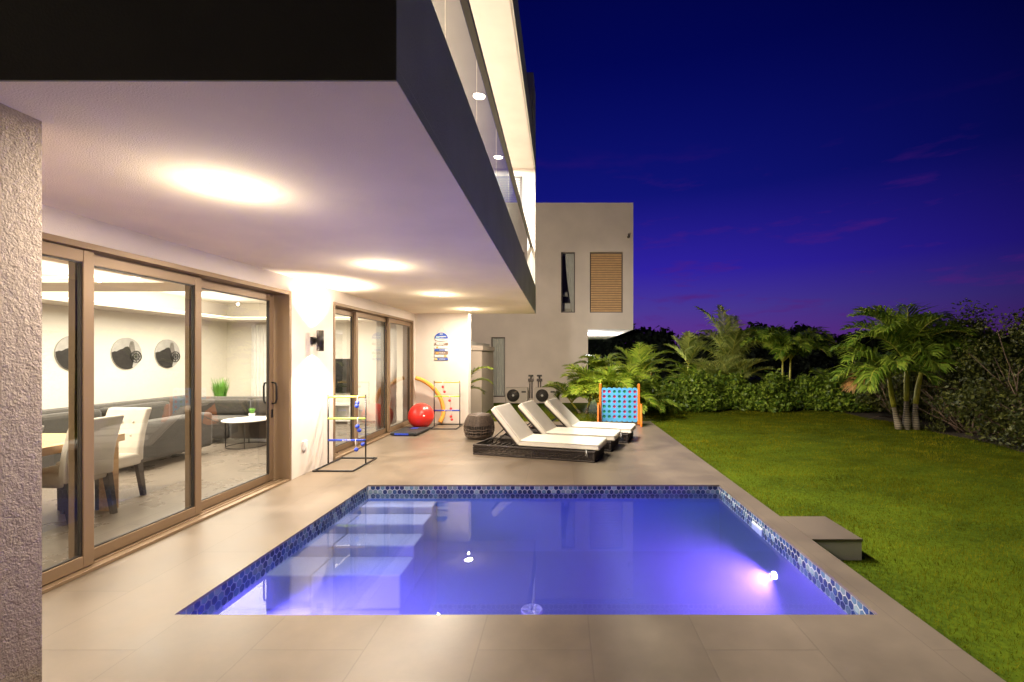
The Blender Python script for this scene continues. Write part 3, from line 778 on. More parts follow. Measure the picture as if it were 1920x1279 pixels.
nl = place_round_light('ceiling_light', (1.43, 20.6, 2.545), 'glaring light under the overhang of the neighbouring house', None, .12)
# garden wall with pergola rafters
gw = thing('garden_wall', 'short beige wall with rafter tops beside the neighbouring house', 'wall', (0, 0, 0))
MB().box(-5, -2.32, 13.3, 15.6, -.3, 1.72).build('wall', M['garden_stucco'], gw)
MB().box(-5, -2.28, 13.25, 15.6, 1.72, 1.86).build('coping', M['garden_stucco'], gw)
for x in (-4.3, -3.4, -2.75):
    MB().box(x, x + .10, 13.0, YN - .01, 1.862, 1.99).build('rafter', M['fascia'], gw)

# ------------------------------------------------------------------ interior furniture
def cushion_box(name, parent, x0, x1, y0, y1, z0, z1, mat, bv=.05):
    return MB().box(x0, x1, y0, y1, z0, z1).build(name, mat, parent, bevel=bv)
sofa = thing('sofa', 'long charcoal grey corner sofa around the living room', 'sofa', (0, 0, 0))
cushion_box('backrest', sofa, -7.35, -7.08, 3.6, 9.0, .12, .80, M['sofa'], .07)
cushion_box('backrest', sofa, -7.08, -4.98, 8.75, 9.02, .12, .76, M['sofa'], .07)
cushion_box('backrest', sofa, -5.84, -5.57, 5.98, 7.3, .12, .66, M['sofa'], .05)
for (y0, y1) in ((3.7, 5.3), (5.3, 6.9), (6.9, 8.1)):
    cushion_box('seat', sofa, -7.08, -6.35, y0 + .01, y1 - .01, .10, .44, M['sofa'], .05)
    cushion_box('back_cushion', sofa, -7.10, -6.90, y0 + .02, y1 - .02, .44, .76, M['sofa'], .07)
for (x0, x1) in ((-7.08, -5.9), (-5.9, -4.98)):
    cushion_box('seat', sofa, x0 + .01, x1 - .01, 8.05, 8.75, .08, .44, M['sofa'], .06)
    cushion_box('back_cushion', sofa, x0 + .02, x1 - .02, 8.56, 8.76, .44, .74, M['sofa'], .07)
cushion_box('chaise', sofa, -6.34, -5.84, 5.98, 7.3, .08, .40, M['sofa'], .05)
pw = thing('cushion', 'patterned throw cushion on the grey sofa', 'cushion', (-6.75, 4.75, .62), .3)
MB().box(-.06, .06, -.2, .2, -.18, .18).build('cover', M['pillow'], pw, bevel=.05)
# dining table
dt = thing('dining_table', 'oak dining table behind the nearest glass doors', 'table', (-5.05, 3.6, 0))
MB().box(-.55, .55, -1.1, 1.1, .68, .755).build('table_top', M['oak'], dt, bevel=.006)
for sx in (-1, 1):
    for sy in (-1, 1): MB().box(sx * .48 - .05, sx * .48 + .05, sy * 1.0 - .05, sy * 1.0 + .05, 0, .68).build('leg', M['oak'], dt)
vase = thing('centrepiece', 'dark woven bowl on a white plate on the dining table', 'bowl', (-5.0, 3.95, .757))
MB().lathe([(.14, 0), (.16, .012), (.0001, .012)], 24).build('plate', M['pot'], vase)
MB().lathe([(.05, .014), (.10, .05), (.12, .11), (.112, .11), (.09, .05), (.0001, .03)], 20).build('bowl', M['pillow'], vase)
def chair(loc, rz, label):
    """parsons chair; seat faces local -x, its back is at x = 0"""
    o = thing('dining_chair', label, 'chair', loc, rz, 'cream chairs at the dining table')
    # tall curved back (profile in x,z extruded along y)
    prof = []
    zz = [.40, .55, .70, .85, .97]; off = [.0, .005, .03, .07, .115]
    prof = [(x, z) for x, z in zip(off, zz)] + [(x - .075, z) for x, z in zip(reversed(off), reversed(zz))]
    MB().prism(prof, 'y', -.225, .225).build('backrest', M['linen'], o, bevel=.02)
    MB().box(-.50, -.02, -.225, .225, .36, .49).build('seat', M['linen'], o, bevel=.03)
    for y in (-.12, 0, .12):
        for z in (.68, .82): MB().sphere((-.075 + (.03 if z < .7 else .06) - .004, y, z), .012, 8, 5).build('button', M['linen'], o)
    for sx, sy in ((-.46, -.19), (-.46, .19)):
        MB().prism([(sx - .025, .36), (sx + .025, .36), (sx + .018, 0), (sx - .018, 0)], 'y', sy - .022, sy + .022).build('leg', M['dark_wood'], o)
    for sy in (-.19, .19):
        MB().prism([(-.07, .40), (-.005, .40), (.045, 0), (.01, 0)], 'y', sy - .022, sy + .022).build('leg', M['dark_wood'], o)
    return o
chair((-4.46, 3.62, 0), 0, 'cream dining chair with its back to the glass, nearest the stucco pier')
chair((-4.44, 4.30, 0), 0, 'cream dining chair with its back to the glass, right next to the table end')
chair((-4.86, 5.06, 0), R(90), 'cream dining chair with buttoned back at the far head of the table')
# coffee table with pot
ct = thing('coffee_table', 'round white coffee table on thin black legs by the grey sofa', 'table', (-5.42, 7.85, 0))
MB().lathe([(.355, .445), (.36, .45), (.36, .462), (.355, .467)], 40).build('table_top', M['white_paint'], ct)
for a in (.5, 2.07, 3.64, 5.21): MB().tube([(.30 * math.cos(a), .30 * math.sin(a), 0), (.30 * math.cos(a), .30 * math.sin(a), .445)], .008, 6).build('leg', M['black_metal'], ct)
MB().tube([(.30 * math.cos(q * PI / 16), .30 * math.sin(q * PI / 16), .012) for q in range(33)], .008, 6, False).build('base_ring', M['black_metal'], ct)
def tuft(n, h, spread, w, lean=.5, nrm=None):
    out = []
    for _ in range(n):
        a = rnd.uniform(0, 2 * PI); r0 = rnd.uniform(0, spread * .3); hh = h * rnd.uniform(.6, 1)
        d = Vector((math.cos(a), math.sin(a), 0)); side = Vector((-d.y, d.x, 0)) * w
        b = d * r0; m_ = b + d * spread * lean * .4 + Vector((0, 0, hh * .6)); tp = b + d * spread * lean + Vector((0, 0, hh))
        out.append([b - side, b + side, m_ + side * .8, m_ - side * .8]); out.append([m_ - side * .8, m_ + side * .8, tp + side * .1, tp - side * .1])
    return np.array([[tuple(v) for v in q] for q in out])
pp = thing('potted_plant', 'tiny green plant in a white pot on the coffee table', 'plant', (-5.40, 7.95, .468))
MB().lathe([(.035, 0), (.05, .085), (.043, .085), (.03, .06), (.0001, .06)], 20).build('pot', M['pot'], pp)
fo_ = fast_mesh('leaves', tuft(130, .11, .08, .006), 4, M['potted_leaf'], pp); fo_.location = (0, 0, .07)
pq = thing('potted_grass', 'spiky green grass plant behind the corner of the sofa', 'plant', (-7.15, 9.55, 0))
MB().lathe([(.12, 0), (.17, .55), (.15, .55), (.12, .48), (.0001, .48)], 24).build('pot', M['pot'], pq)
fo_ = fast_mesh('leaves', tuft(260, .62, .24, .008), 4, M['potted_leaf'], pq); fo_.location = (0, 0, .50)
# round black and white prints
def art(y, label, part=None):
    o = thing('round_print', label, 'wall art', (XA, y, 1.60), 0, 'round black and white prints on the living room wall')
    r_ = .29; n = 48
    circ = [(r_ * math.cos(2 * PI * k / n), r_ * math.sin(2 * PI * k / n)) for k in range(n)]
    MB().prism(circ, 'x', .0, .02).build('panel', M['photo_pale'], o)
    # dark ground below a slope, clipped to the circle (y', z)
    def clip(poly):
        res = []
        for (a, b) in poly:
            L_ = math.hypot(a, b)
            res.append((a, b) if L_ <= r_ * .99 else (a * r_ * .99 / L_, b * r_ * .99 / L_))
        return res
    top = [(-.29, .02), (-.24, .04), (-.20, .035), (-.14, .07), (-.08, .09), (-.04, .12), (.01, .13), (.04, .11), (.06, .07), (.08, .02), (.10, -.04), (.13, -.10), (.10, -.24)]
    arc = [(r_ * .99 * math.cos(a), r_ * .99 * math.sin(a)) for a in [R(-68 - k * 10) for k in range(12)]]
    MB().prism(clip(top) + arc, 'x', .021, .024).build('dark_shape', M['photo_dark'], o)
    tw = [(.03, .10), (.06, .22), (.10, .235), (.13, .21), (.15, .10), (.17, -.02), (.12, -.05), (.07, .02)]
    MB().prism(tw, 'x', .0215, .0235).build('grey_shape', M['photo_mid'], o)
    wh = MB()
    c = (.17, -.06)
    for rr in (.105, .06): wh.tube([(.03, c[0] + rr * math.cos(q * PI / 12), c[1] + rr * math.sin(q * PI / 12)) for q in range(25)], .008, 5, False)
    for q in range(8): a = q * PI / 4; wh.tube([(.03, c[0], c[1]), (.03, c[0] + .1 * math.cos(a), c[1] + .1 * math.sin(a))], .005, 4)
    wh.build('wheel_shape', M['photo_dark'], o)
    return o
art(7.47, 'round print partly hidden by the nearest door stile, leftmost of the three')
art(8.37, 'round black and white print in the middle of the three')
art(9.24, 'round black and white print nearest the living room corner')
# television and its cabinet
tv = thing('television', 'large black television on the back wall of the living room', 'television', (-5.62, YB - .06, 1.08))
MB().box(-.68, .68, -.02, .04, -.41, .41).build('case', M['black_plastic'], tv, bevel=.005)
MB().box(-.665, .665, -.024, -.021, -.39, .395).build('screen', M['screen'], tv)
tc_ = thing('television_cabinet', 'pale low television cabinet with an open shelf', 'cabinet', (-5.55, 10.6, 0))
cb = MB(); cb.box(-.75, .75, -.2, .2, .42, .46); cb.box(-.75, .75, -.2, .2, .06, .10)
for x in (-.75, -.27, .23, .71): cb.box(x, x + .04, -.2, .2, .10, .42)
cb.box(-.71, .71, .17, .2, .10, .42); cb.build('carcass', M['white_paint'], tc_)
MB().box(-.70, -.28, -.205, -.17, .11, .41).build('door', M['white_paint'], tc_)
MB().box(-.15, .15, -.12, .1, .10, .16).build('media_box', M['black_plastic'], tc_)
for sx in (-.7, .66): MB().box(sx, sx + .04, -.17, .17, 0, .06).build('leg', M['white_paint'], tc_)
curtain(-7.35, -6.85, .05, 2.3, YB - .10, 'white curtain on the living room back wall beyond the sofa', 6, .03)
curtain(9.2, 10.35, .05, 2.33, XW - .36, 'sheer white curtain gathered behind the last patio door', 9, .035, axis='y')

# ------------------------------------------------------------------ sun loungers
def lounger(ox, oy, hinge, ang, label):
    root = thing('sun_lounger', label, 'sun lounger', (0, 0, 0), 0, 'rattan sun loungers in a row on the terrace')
    rot = R(-16.9)
    L_, W_, hb = 1.97, .70, .165
    root.rotation_euler = (0, 0, rot)
    root.location = (ox, oy, 0)
    f = MB(); b = .035
    def loop(z0, z1, inset=0):
        f.box(-L_ + inset, -inset, inset, inset + b, z0, z1); f.box(-L_ + inset, -inset, W_ - inset - b, W_ - inset, z0, z1)
        f.box(-L_ + inset, -L_ + inset + b, inset + b, W_ - inset - b, z0, z1); f.box(-inset - b, -inset, inset + b, W_ - inset - b, z0, z1)
    loop(.0, .03); loop(hb - .035, hb)
    for x in (-L_, -L_ * .5, -b - .0): f.box(x, x + b, 0, b, .03, hb - .035); f.box(x, x + b, W_ - b, W_, .03, hb - .035)
    f.build('frame', M['wattan'], root, bevel=.012)
    wv = MB(); st_ = .022
    n = int(L_ / st_)
    for i in range(1, n):
        x = -i * st_
        if -1.62 < x < -1.25 and False: continue
        wv.box(x - .006, x + .006, .008, .016, .028, hb - .034)
        wv.box(x - .006, x + .006, W_ - .016, W_ - .008, .028, hb - .034)
    for i in range(1, int(W_ / st_)):
        y = i * st_
        wv.box(-.016, -.008, y - .006, y + .006, .028, hb - .034); wv.box(-L_ + .008, -L_ + .016, y - .006, y + .006, .028, hb - .034)
    for z in (.06, .095):
        wv.box(-L_ + .02, -.02, .004, .010, z, z + .008)
    for k in range(5):      # slanting canes
        x = -L_ + .1 + k * .38
        wv.tube([(x, .004, .03), (x + .22, .004, hb - .035)], .006, 5)
    wv.build('weave', M['wattan'], root)
    dk = MB(); dk.box(-hinge - .02, -.06, .05, W_ - .05, hb - .05, hb - .02)
    for k in range(7): x = -L_ + .10 + k * .09; dk.box(x, x + .02, .04, W_ - .04, .07, .09)
    dk.build('deck', M['wattan'], root)
    mt = MB().box(-hinge + .01, .05, .05, W_ - .05, hb + .002, hb + .098).build('seat_mattress', M['mattress'], root, bevel=.022)
    def piping(x0, x1, z, name_mat=None):
        y0, y1, c = .048, W_ - .048, .02
        loop_ = [(x0 + c, y0, z), (x1 - c, y0, z), (x1, y0 + c, z), (x1, y1 - c, z), (x1 - c, y1, z), (x0 + c, y1, z), (x0, y1 - c, z), (x0, y0 + c, z), (x0 + c, y0, z)]
        return [Vector(p) for p in loop_]
    for z in (hb + .018, hb + .082):
        MB().tube(piping(-hinge + .008, .052, z), .0045, 6, False).build('piping', M['linen'], mt)
    # back mattress: rotate about the hinge (towards -x and up)
    mm = Matrix.Translation((-hinge, 0, hb + .01)) @ Matrix.Rotation(R(ang), 4, 'Y')
    bm_ = MB(); bm_.box(-.70, 0, .05, W_ - .05, 0, .098, mm)
    bk = bm_.build('back_mattress', M['mattress'], root, bevel=.022)
    for z in (.016, .082):
        MB().tube([mm @ p for p in piping(-.702, .002, z)], .0045, 6, False).build('piping', M['linen'], bk)
    bf = MB(); bf.box(-.66, .0, .07, .10, -.03, -.003, mm); bf.box(-.66, .0, W_ - .10, W_ - .07, -.03, -.003, mm)
    bf.box(-.66, -.63, .10, W_ - .10, -.03, -.003, mm); bf.box(-.36, -.33, .10, W_ - .10, -.03, -.003, mm); bf.box(-.03, 0, .10, W_ - .10, -.03, -.003, mm)
    for k in range(12): bf.box(-.63, -.03, .12 + k * .04, .125 + k * .04, -.02, -.008, mm)
    bf.build('backrest_frame', M['wattan'], root)
    p1 = mm @ Vector((-.34, 0, -.02))
    for y in (.10, W_ - .10):
        MB().tube([(p1.x, y, p1.z), (-L_ + .12, y, .10)], .010, 6).build('strut', M['black_metal'], root)
    for (x, y) in ((-.10, .0), (-.12, .004)):
        pass
    MB().tube([(-.13, -.004, hb + .02), (-.125, -.012, hb - .02), (-.135, -.010, hb - .07)], .004, 5).tube([(-.13, -.004, hb + .02), (-.115, -.012, hb - .03), (-.112, -.010, hb - .085)], .004, 5).build('tie', M['white'], root)
    return root
lounger(.49, 6.60, 1.23, 49, 'cream sun lounger nearest the pool, lowest back row of three')
lounger(.81, 7.36, 1.17, 46, 'cream sun lounger in the middle of the three')
lounger(1.19, 8.09, 1.09, 43, 'cream sun lounger in front of the blue disc game, farthest from the pool')
for o, l in zip([x for x in COL.objects if x.name.startswith('sun_lounger')],
    ('cream sun lounger nearest the pool edge', 'cream sun lounger between the two others', 'cream sun lounger right in front of the blue and orange game')):
    o['label'] = l

# rattan side stool
rs = thing('rattan_stool', 'round dark woven rattan stool by the head of the loungers', 'stool', (-1.55, 8.62, 0))
def prof_r(t):   # t 0..1 -> radius
    return .21 + .075 * math.sin(PI * min(1, max(0, (t * .95 + .08)))) ** .8 + (.0 if t > .1 else -.03 * (1 - t / .1))
HT = .45
inn = MB(); inn.lathe([(prof_r(k / 10) - .035, .02 + (HT - .04) * k / 10) for k in range(11)], 30); inn.build('core', M['black_plastic'], rs)
wv = MB(); nS = 56
for k in range(nS):
    a = 2 * PI * k / nS; sk_ = .25 * math.sin(k * 2.4)
    wv.tube([((prof_r(q / 8)) * math.cos(a + sk_ * (q / 8 - .5) * .6), (prof_r(q / 8)) * math.sin(a + sk_ * (q / 8 - .5) * .6), .015 + (HT - .03) * q / 8) for q in range(9)], .0045, 5)
for t_ in list(np.linspace(.0, .16, 4)) + list(np.linspace(.60, 1, 12)) + [.3, .42]:
    r_ = prof_r(t_) + .004; wob = .006 if .2 < t_ < .5 else .0
    wv.tube([(r_ * math.cos(q * PI / 20), r_ * math.sin(q * PI / 20), .015 + (HT - .03) * t_ + wob * math.sin(q * 1.7)) for q in range(41)], .007, 5, False)
wv.build('weave', M['rattan_light'], rs)
tp = MB(); tp.lathe([(.0001, HT), (.20, HT), (.215, HT - .01), (.20, HT - .02), (.0001, HT - .02)], 30)
for k in range(7): tp.tube([((.03 + k * .027) * math.cos(q * PI / 16), (.03 + k * .027) * math.sin(q * PI / 16), HT + .001) for q in range(33)], .006, 4, False)
tp.build('top', M['rattan_light'], rs)

# ------------------------------------------------------------------ ladder toss games
def ladder(x0, x1, y, h, label, near=.40, far=.38, mark=True):
    o = thing('ladder_toss_game', label, 'game', ((x0 + x1) / 2, y, 0), 0, 'ladder toss games on the terrace')
    w_ = (x1 - x0) / 2
    for sx in (-1, 1): MB().tube([(sx * w_, 0, .012), (sx * w_, 0, h)], .011, 10).build('post', M['black_plastic'], o)
    bs = MB(); bs.tube([(-w_, -near, .012), (-w_, far, .012)], .012, 8); bs.tube([(w_, -near, .012), (w_, far, .012)], .012, 8)
    bs.tube([(-w_, -near, .012), (w_, -near, .012)], .0118, 8); bs.tube([(-w_, far, .012), (w_, far, .012)], .0118, 8)
    bs.build('base', M['black_plastic'], o)
    for z, m_ in ((h - .03, 'yellow'), (h - .34, 'lime'), (h - .65, 'blue')):
        rg = MB().tube([(-w_, 0, z), (w_, 0, z)], .015, 12).build('rung', M[m_], o)
        if m_ == 'blue' and mark:
            tx_ = MB()
            for k, (a, b_, c_, d_) in enumerate([(0, .012, 0, .018), (.0, .004, .0, .018), (.018, .024, 0, .018), (.018, .032, .014, .018), (.018, .032, .007, .010), (.037, .052, .014, .018),
                                 (.043, .047, 0, .018), (.064, .068, 0, .018), (.076, .080, 0, .018), (.064, .080, 0, .003), (.064, .080, .015, .018), (.085, .089, 0, .018), (.097, .101, 0, .018), (.085, .101, 0, .003), (.106, .121, .014, .018), (.111, .116, 0, .018)]):
                tx_.box(a - .06, b_ - .06, -.0175, -.0135, z - .009 + c_, z - .009 + d_)
            tx_.build('lettering', M['white'], rg)
    return o
la = ladder(-3.325, -2.79, 6.50, 1.0, 'ladder toss game with blue balls beside the wall lamp')
lb = ladder(-2.78, -2.22, 9.98, 1.01, 'ladder toss game with red balls at the white end wall', .35, .30)
def bola(x, y, z, mat, z1, z2, label, group, dx=0.0):
    o = thing('bola', label, 'toss balls', (x, y, z), 0, group)
    MB().tube([(dx * .2, -.021, z1 - z), (0, -.018, -.01), (0, -.006, .0165), (0, .008, .016), (0.006, .017, -.01), (.012, .014, z2 - z)], .005, 6).build('cord', M['white'], o)
    MB().sphere((dx * .2, -.022, z1 - z), .030).build('ball', mat, o)
    MB().sphere((.012 + dx, .014, z2 - z), .030).build('ball', mat, o)
    return o
for (x, z, z1, z2, dx, l) in ((-2.90, .97, .84, .88, -.03, 'blue toss balls hanging from the yellow rung'), (-2.90, .66, .55, .49, .0, 'blue toss balls hanging from the lime rung'), (-2.93, .35, .22, .29, .08, 'blue toss balls hanging from the blue rung')):
    bola(x, 6.5, z, M['blue'], z1, z2, l, 'blue balls on the near ladder game', dx)
for (x, z, z1, z2, dx, l) in ((-2.59, .98, .88, .77, .02, 'red toss balls below the yellow rung'), (-2.44, .67, .58, .40, .01, 'red toss balls below the lime rung'), (-2.41, .36, .23, .16, .0, 'red toss balls below the blue rung')):
    bola(x, 9.98, z, M['red'], z1, z2, l, 'red balls on the far ladder game', dx)

# exercise ball, foam noodle, flat step, hanging sign
eb = thing('exercise_ball', 'large shiny red exercise ball in the patio corner', 'ball', (-3.0, 9.75, 0))
eb_ = MB(); eb_.sphere((0, 0, .272), .272, 40, 24)
eb_.build('skin', M['ball_red'], eb)
MB().lathe([(.02, 0), (.02, .004), (.0001, .005)], 14).build('plug', M['white'], eb, loc=(.13, -.236, .30)).rotation_euler = (R(84), 0, R(30))
nd = MB(); P_ = [(-3.30, 10.30, 1.06), (-3.14, 10.34, 1.00), (-2.95, 10.38, .86), (-2.80, 10.42, .66), (-2.72, 10.44, .44), (-2.70, 10.42, .22), (-2.76, 10.36, .045)]
def smooth_path(P, n=6):
    out = []; P = [Vector(p) for p in P]; Q = [P[0]] + P + [P[-1]]
    for i in range(1, len(Q) - 2):
        for k in range(n):
            t = k / n; a, b, c, d = Q[i - 1], Q[i], Q[i + 1], Q[i + 2]
            out.append(.5 * ((2 * b) + (-a + c) * t + (2 * a - 5 * b + 4 * c - d) * t * t + (-a + 3 * b - 3 * c + d) * t ** 3))
    out.append(P[-1]); return out
nd.tube(smooth_path(P_), .048, 14)
tag(nd.build('foam_noodle', M['noodle']), 'orange foam pool noodle bent against the white end wall', 'pool noodle')
sp = thing('step_board', 'low black step board with blue edge lying by the glass doors', 'step board', (-3.03, 9.2, 0), R(-4))
MB().box(-.27, .27, -.38, .38, .015, .07).build('board', M['mat_black'], sp, bevel=.02)
MB().box(-.18, .10, -.385, -.378, .02, .055).build('edge_strip', M['blue'], sp)
MB().box(-.06, .08, .10, .22, .0705, .074).build('badge', M['blue'], sp)
for sx in (-.22, .18):
    for sy in (-.32, .28): MB().box(sx, sx + .05, sy, sy + .05, 0, .016).build('foot', M['black_plastic'], sp)

YS = YE - .05
sg = thing('hanging_sign', 'blue arched sign with six small planks hanging on the end wall', 'sign', (-2.77, YS, 0))
def zpx(v): return H + (668 - v) / 853 * YS
cd = MB(); cd.tube([(-.10, -.012, zpx(624)), (0, -.010, zpx(611)), (.10, -.012, zpx(624))], .0035, 5)
for x in (-.13, .13): cd.tube([(x, -.010, zpx(634)), (x, -.010, zpx(674))], .0025, 5)
cd.build('cord', M['linen'], sg)
arch = [(.155 * math.cos(R(a)), .14 * math.sin(R(a))) for a in range(0, 181, 12)]
z0 = zpx(635)
MB().prism([(x, z0 + z) for x, z in arch], 'y', -.026, -.014).build('arch_board', M['sign_blue'], sg)
MB().prism([(x * .96, z0 - .002 - z * .42) for x, z in arch], 'y', -.024, -.014).build('lower_board', M['sign_pale'], sg)
MB().box(-.035, .035, -.029, -.027, z0 + .095, z0 + .115).build('patch', M['sign_pale'], sg)
m1 = MB()
for k in range(9): m1.box(-.11 + k * .026, -.094 + k * .026, -.029, -.027, z0 + .03 + .006 * math.sin(k), z0 + .058)
m1.build('lettering', M['sign_pale'], sg)
MB().box(-.13, -.04, -.0282, -.0265, z0 + .012, z0 + .04).build('patch', M['sign_teal'], sg)
m2 = MB()
for k in range(6): m2.box(-.05 + k * .022, -.036 + k * .022, -.027, -.0245, z0 - .032, z0 - .020)
m2.build('lettering', M['sign_brown'], sg)
for i, (v, mt, mk, mx) in enumerate(((645, 'sign_brown', 'sign_pale', (-.12, .05)), (651.5, 'sign_pale', 'sign_orange', (-.12, -.07)), (656.5, 'sign_blue', 'sign_pale', (.09, .15)),
                        (662, 'sign_brown', 'sign_orange', (-.13, -.06)), (667.5, 'sign_pale', 'sign_orange', (.06, .12)), (673.5, 'sign_blue', 'sign_yellow', (-.15, -.09)))):
    z = zpx(v); pk = MB().box(-.155, .155, -.024, -.014, z - .024, z + .024).build('plank', M[mt], sg)
    MB().box(mx[0], mx[1], -.0265, -.0245, z - .018, z + .018).build('patch', M[mk], pk)
    tx_ = MB()
    for k in range(8):
        a = -.05 + k * .018; tx_.box(a, a + .012, -.0265, -.0245, z - .008, z + .008 + .003 * math.sin(k * 2.1))
    tx_.build('lettering', M['sign_pale' if mt != 'sign_pale' else 'sign_teal'], pk)

# ------------------------------------------------------------------ giant four in a row
def disc_game(loc, rz, label, full=True):
    o = thing('disc_drop_game', label, 'game', loc, rz, 'giant blue and orange disc drop games')
    W_, Hh, z0 = .80, .68, .13; cw_, ch = W_ / 7, Hh / 6; rr = .036; n = 16
    b = MB()
    for y in (-.028, .028):
        for i in range(7):
            for j in range(6):
                cx, cz = -W_ / 2 + (i + .5) * cw_, z0 + (j + .5) * ch
                ring = [(cx + rr * math.cos(2 * PI * (k + .5) / n), cz + rr * math.sin(2 * PI * (k + .5) / n)) for k in range(n)]
                sq = []
                for k in range(n):
                    a = 2 * PI * (k + .5) / n; dx, dz = math.cos(a), math.sin(a); s_ = 1 / max(abs(dx) / (cw_ / 2), abs(dz) / (ch / 2))
                    sq.append((cx + dx * s_, cz + dz * s_))
                for k in range(n):
                    k2 = (k + 1) % n
                    b.quad((ring[k][0], y, ring[k][1]), (sq[k][0], y, sq[k][1]), (sq[k2][0], y, sq[k2][1]), (ring[k2][0], y, ring[k2][1]))
                    if y < 0: b.quad((ring[k][0], -.028, ring[k][1]), (ring[k2][0], -.028, ring[k2][1]), (ring[k2][0], .028, ring[k2][1]), (ring[k][0], .028, ring[k][1]))
                # corners of the cell
                for (sx, sz) in ((1, 1), (-1, 1), (-1, -1), (1, -1)):
                    c = (cx + sx * cw_ / 2, cz + sz * ch / 2)
                    near_ = sorted(range(n), key=lambda q: math.hypot(sq[q][0] - c[0], sq[q][1] - c[1]))[:2]
                    b.poly([(sq[near_[0]][0], y, sq[near_[0]][1]), (c[0], y, c[1]), (sq[near_[1]][0], y, sq[near_[1]][1])])
    b.box(-W_ / 2, W_ / 2, -.0275, .0275, z0 - .03, z0 - .0001); 
    b.build('board', M['blue_board'], o, fix=False)
    sc = MB()
    for i in range(7):      # scalloped top and bottom edge
        cx = -W_ / 2 + (i + .5) * cw_
        for zc, sg_ in ((z0 + Hh, 1), (z0 - .03, -1)):
            pts = [(cx + cw_ * .48 * math.cos(R(a)), zc + sg_ * .028 * math.sin(R(a))) for a in range(0, 181, 20)]
            sc.prism(pts, 'y', -.027, .027)
    sc.build('rim', M['blue_board'], o)
    if full:
        rows = ['rrgggrr', 'rgrgrgr', 'rgrgrgr', 'ggrgrgr', 'ggrgrgr', 'ggrgrgr']
        for j, row in enumerate(rows):
            for i, ch_ in enumerate(row):
                cx, cz = -W_ / 2 + (i + .5) * cw_, z0 + (5.5 - j) * ch
                d = MB(); d.lathe([(.016, -.006), (.047, -.006), (.047, .006), (.016, .006), (.016, -.006)], 20)
                dd = d.build('disc', M['red_disc' if ch_ == 'r' else 'green_disc'], o, loc=(cx, -.006, cz)); dd.rotation_euler = (R(90), 0, 0)
    for sx in (-1, 1):
        x = sx * (W_ / 2 + .03)
        MB().box(x - .026, x + .026, -.05, .05, .02, z0 + Hh + .12).build('post', M['orange'], o, bevel=.012)
        x2 = sx * (W_ / 2 + .075)
        MB().prism([(-.26, 0), (.26, 0), (.26, .07), (.12, .48), (-.12, .48), (-.26, .07)], 'x', x2 - .018, x2 + .018).build('leg', M['orange'], o, bevel=.006)
    return o
disc_game((1.32, 10.28, 0), R(-7), 'giant blue four in a row game with orange posts behind the loungers')
disc_game((3.02, 17.2, 0.0), R(20), 'second blue and orange disc game, half hidden behind the palms', False)

# ------------------------------------------------------------------ vegetation
def frond(base, az, elev, length, droop, nleaf, leaflen, width, vee=.6, curl=.5, quads=None, spine=None, tw=None):
    """feather frond: returns lists of quads for leaflets; spine points for the rachis tube"""
    base = Vector(base); pts = []; n = 14; p = base.copy(); el = elev; seg = length / n
    if tw is None: tw = rnd.uniform(-.5, .5)
    for i in range(n + 1):
        pts.append(p.copy())
        d = Vector((math.cos(az) * math.cos(el), math.sin(az) * math.cos(el), math.sin(el)))
        p = p + d * seg; el -= droop / n * (.35 + 1.3 * i / n)
        az += tw / n * .6
    spine.append(pts)
    for k in range(nleaf):
        t = .14 + .86 * (k + rnd.uniform(-.3, .3)) / nleaf; t = min(max(t, .1), .999)
        f = t * n; i = int(f); fr = f - i
        q = pts[i].lerp(pts[min(i + 1, n)], fr)
        d = (pts[min(i + 1, n)] - pts[i]).normalized()
        side = d.cross(Vector((0, 0, 1)))
        if side.length < 1e-3: side = Vector((1, 0, 0))
        side.normalize(); upv = side.cross(d).normalized()
        ll = leaflen * (math.sin(PI * min(1, .18 + .80 * t)) ** .7) * rnd.uniform(.8, 1.1)
        for s_ in (-1, 1):
            dirv = (side * s_ * 1.0 + upv * vee * rnd.uniform(.4, 1.3) + d * (.75 + .5 * t)).normalized()
            mid = q + dirv * ll * .5
            dir2 = (dirv + Vector((0, 0, -curl * rnd.uniform(.5, 1.4)))).normalized()
            tip = mid + dir2 * ll * .55
            wv_ = dirv.cross(d); wv_ = d * width * .5 if wv_.length < .1 else (d - dirv * d.dot(dirv)).normalized() * width * .5
            quads.append([q - wv_ * .5, q + wv_ * .5, mid + wv_, mid - wv_])
            quads.append([mid - wv_, mid + wv_, tip + wv_ * .08, tip - wv_ * .08])
def joined_quads(name, quads, mat, parent):
    # pairs of quads share an edge so each leaflet is one island
    a = np.array([[tuple(v) for v in q] for q in quads], dtype=np.float32).reshape(-1, 2, 4, 3)
    n = a.shape[0]
    verts = np.concatenate([a[:, 0, 0:1], a[:, 0, 1:2], a[:, 0, 2:3], a[:, 0, 3:4], a[:, 1, 2:3], a[:, 1, 3:4]], axis=1)  # b0 b1 m1 m0 t1 t0
    me = bpy.data.meshes.new(name); me.vertices.add(n * 6); me.vertices.foreach_set('co', verts.ravel())
    base = np.arange(n)[:, None] * 6
    idx = np.concatenate([base + np.array([0, 1, 2, 3]), base + np.array([3, 2, 4, 5])], axis=1).astype(np.int32)
    me.loops.add(n * 8); me.loops.foreach_set('vertex_index', idx.ravel())
    me.polygons.add(n * 2); me.polygons.foreach_set('loop_start', np.arange(0, n * 8, 4, dtype=np.int32))
    me.polygons.foreach_set('loop_total', np.full(n * 2, 4, dtype=np.int32)); me.update(calc_edges=True); me.materials.append(mat)
    o = bpy.data.objects.new(name, me); COL.objects.link(o); o.parent = parent; return o
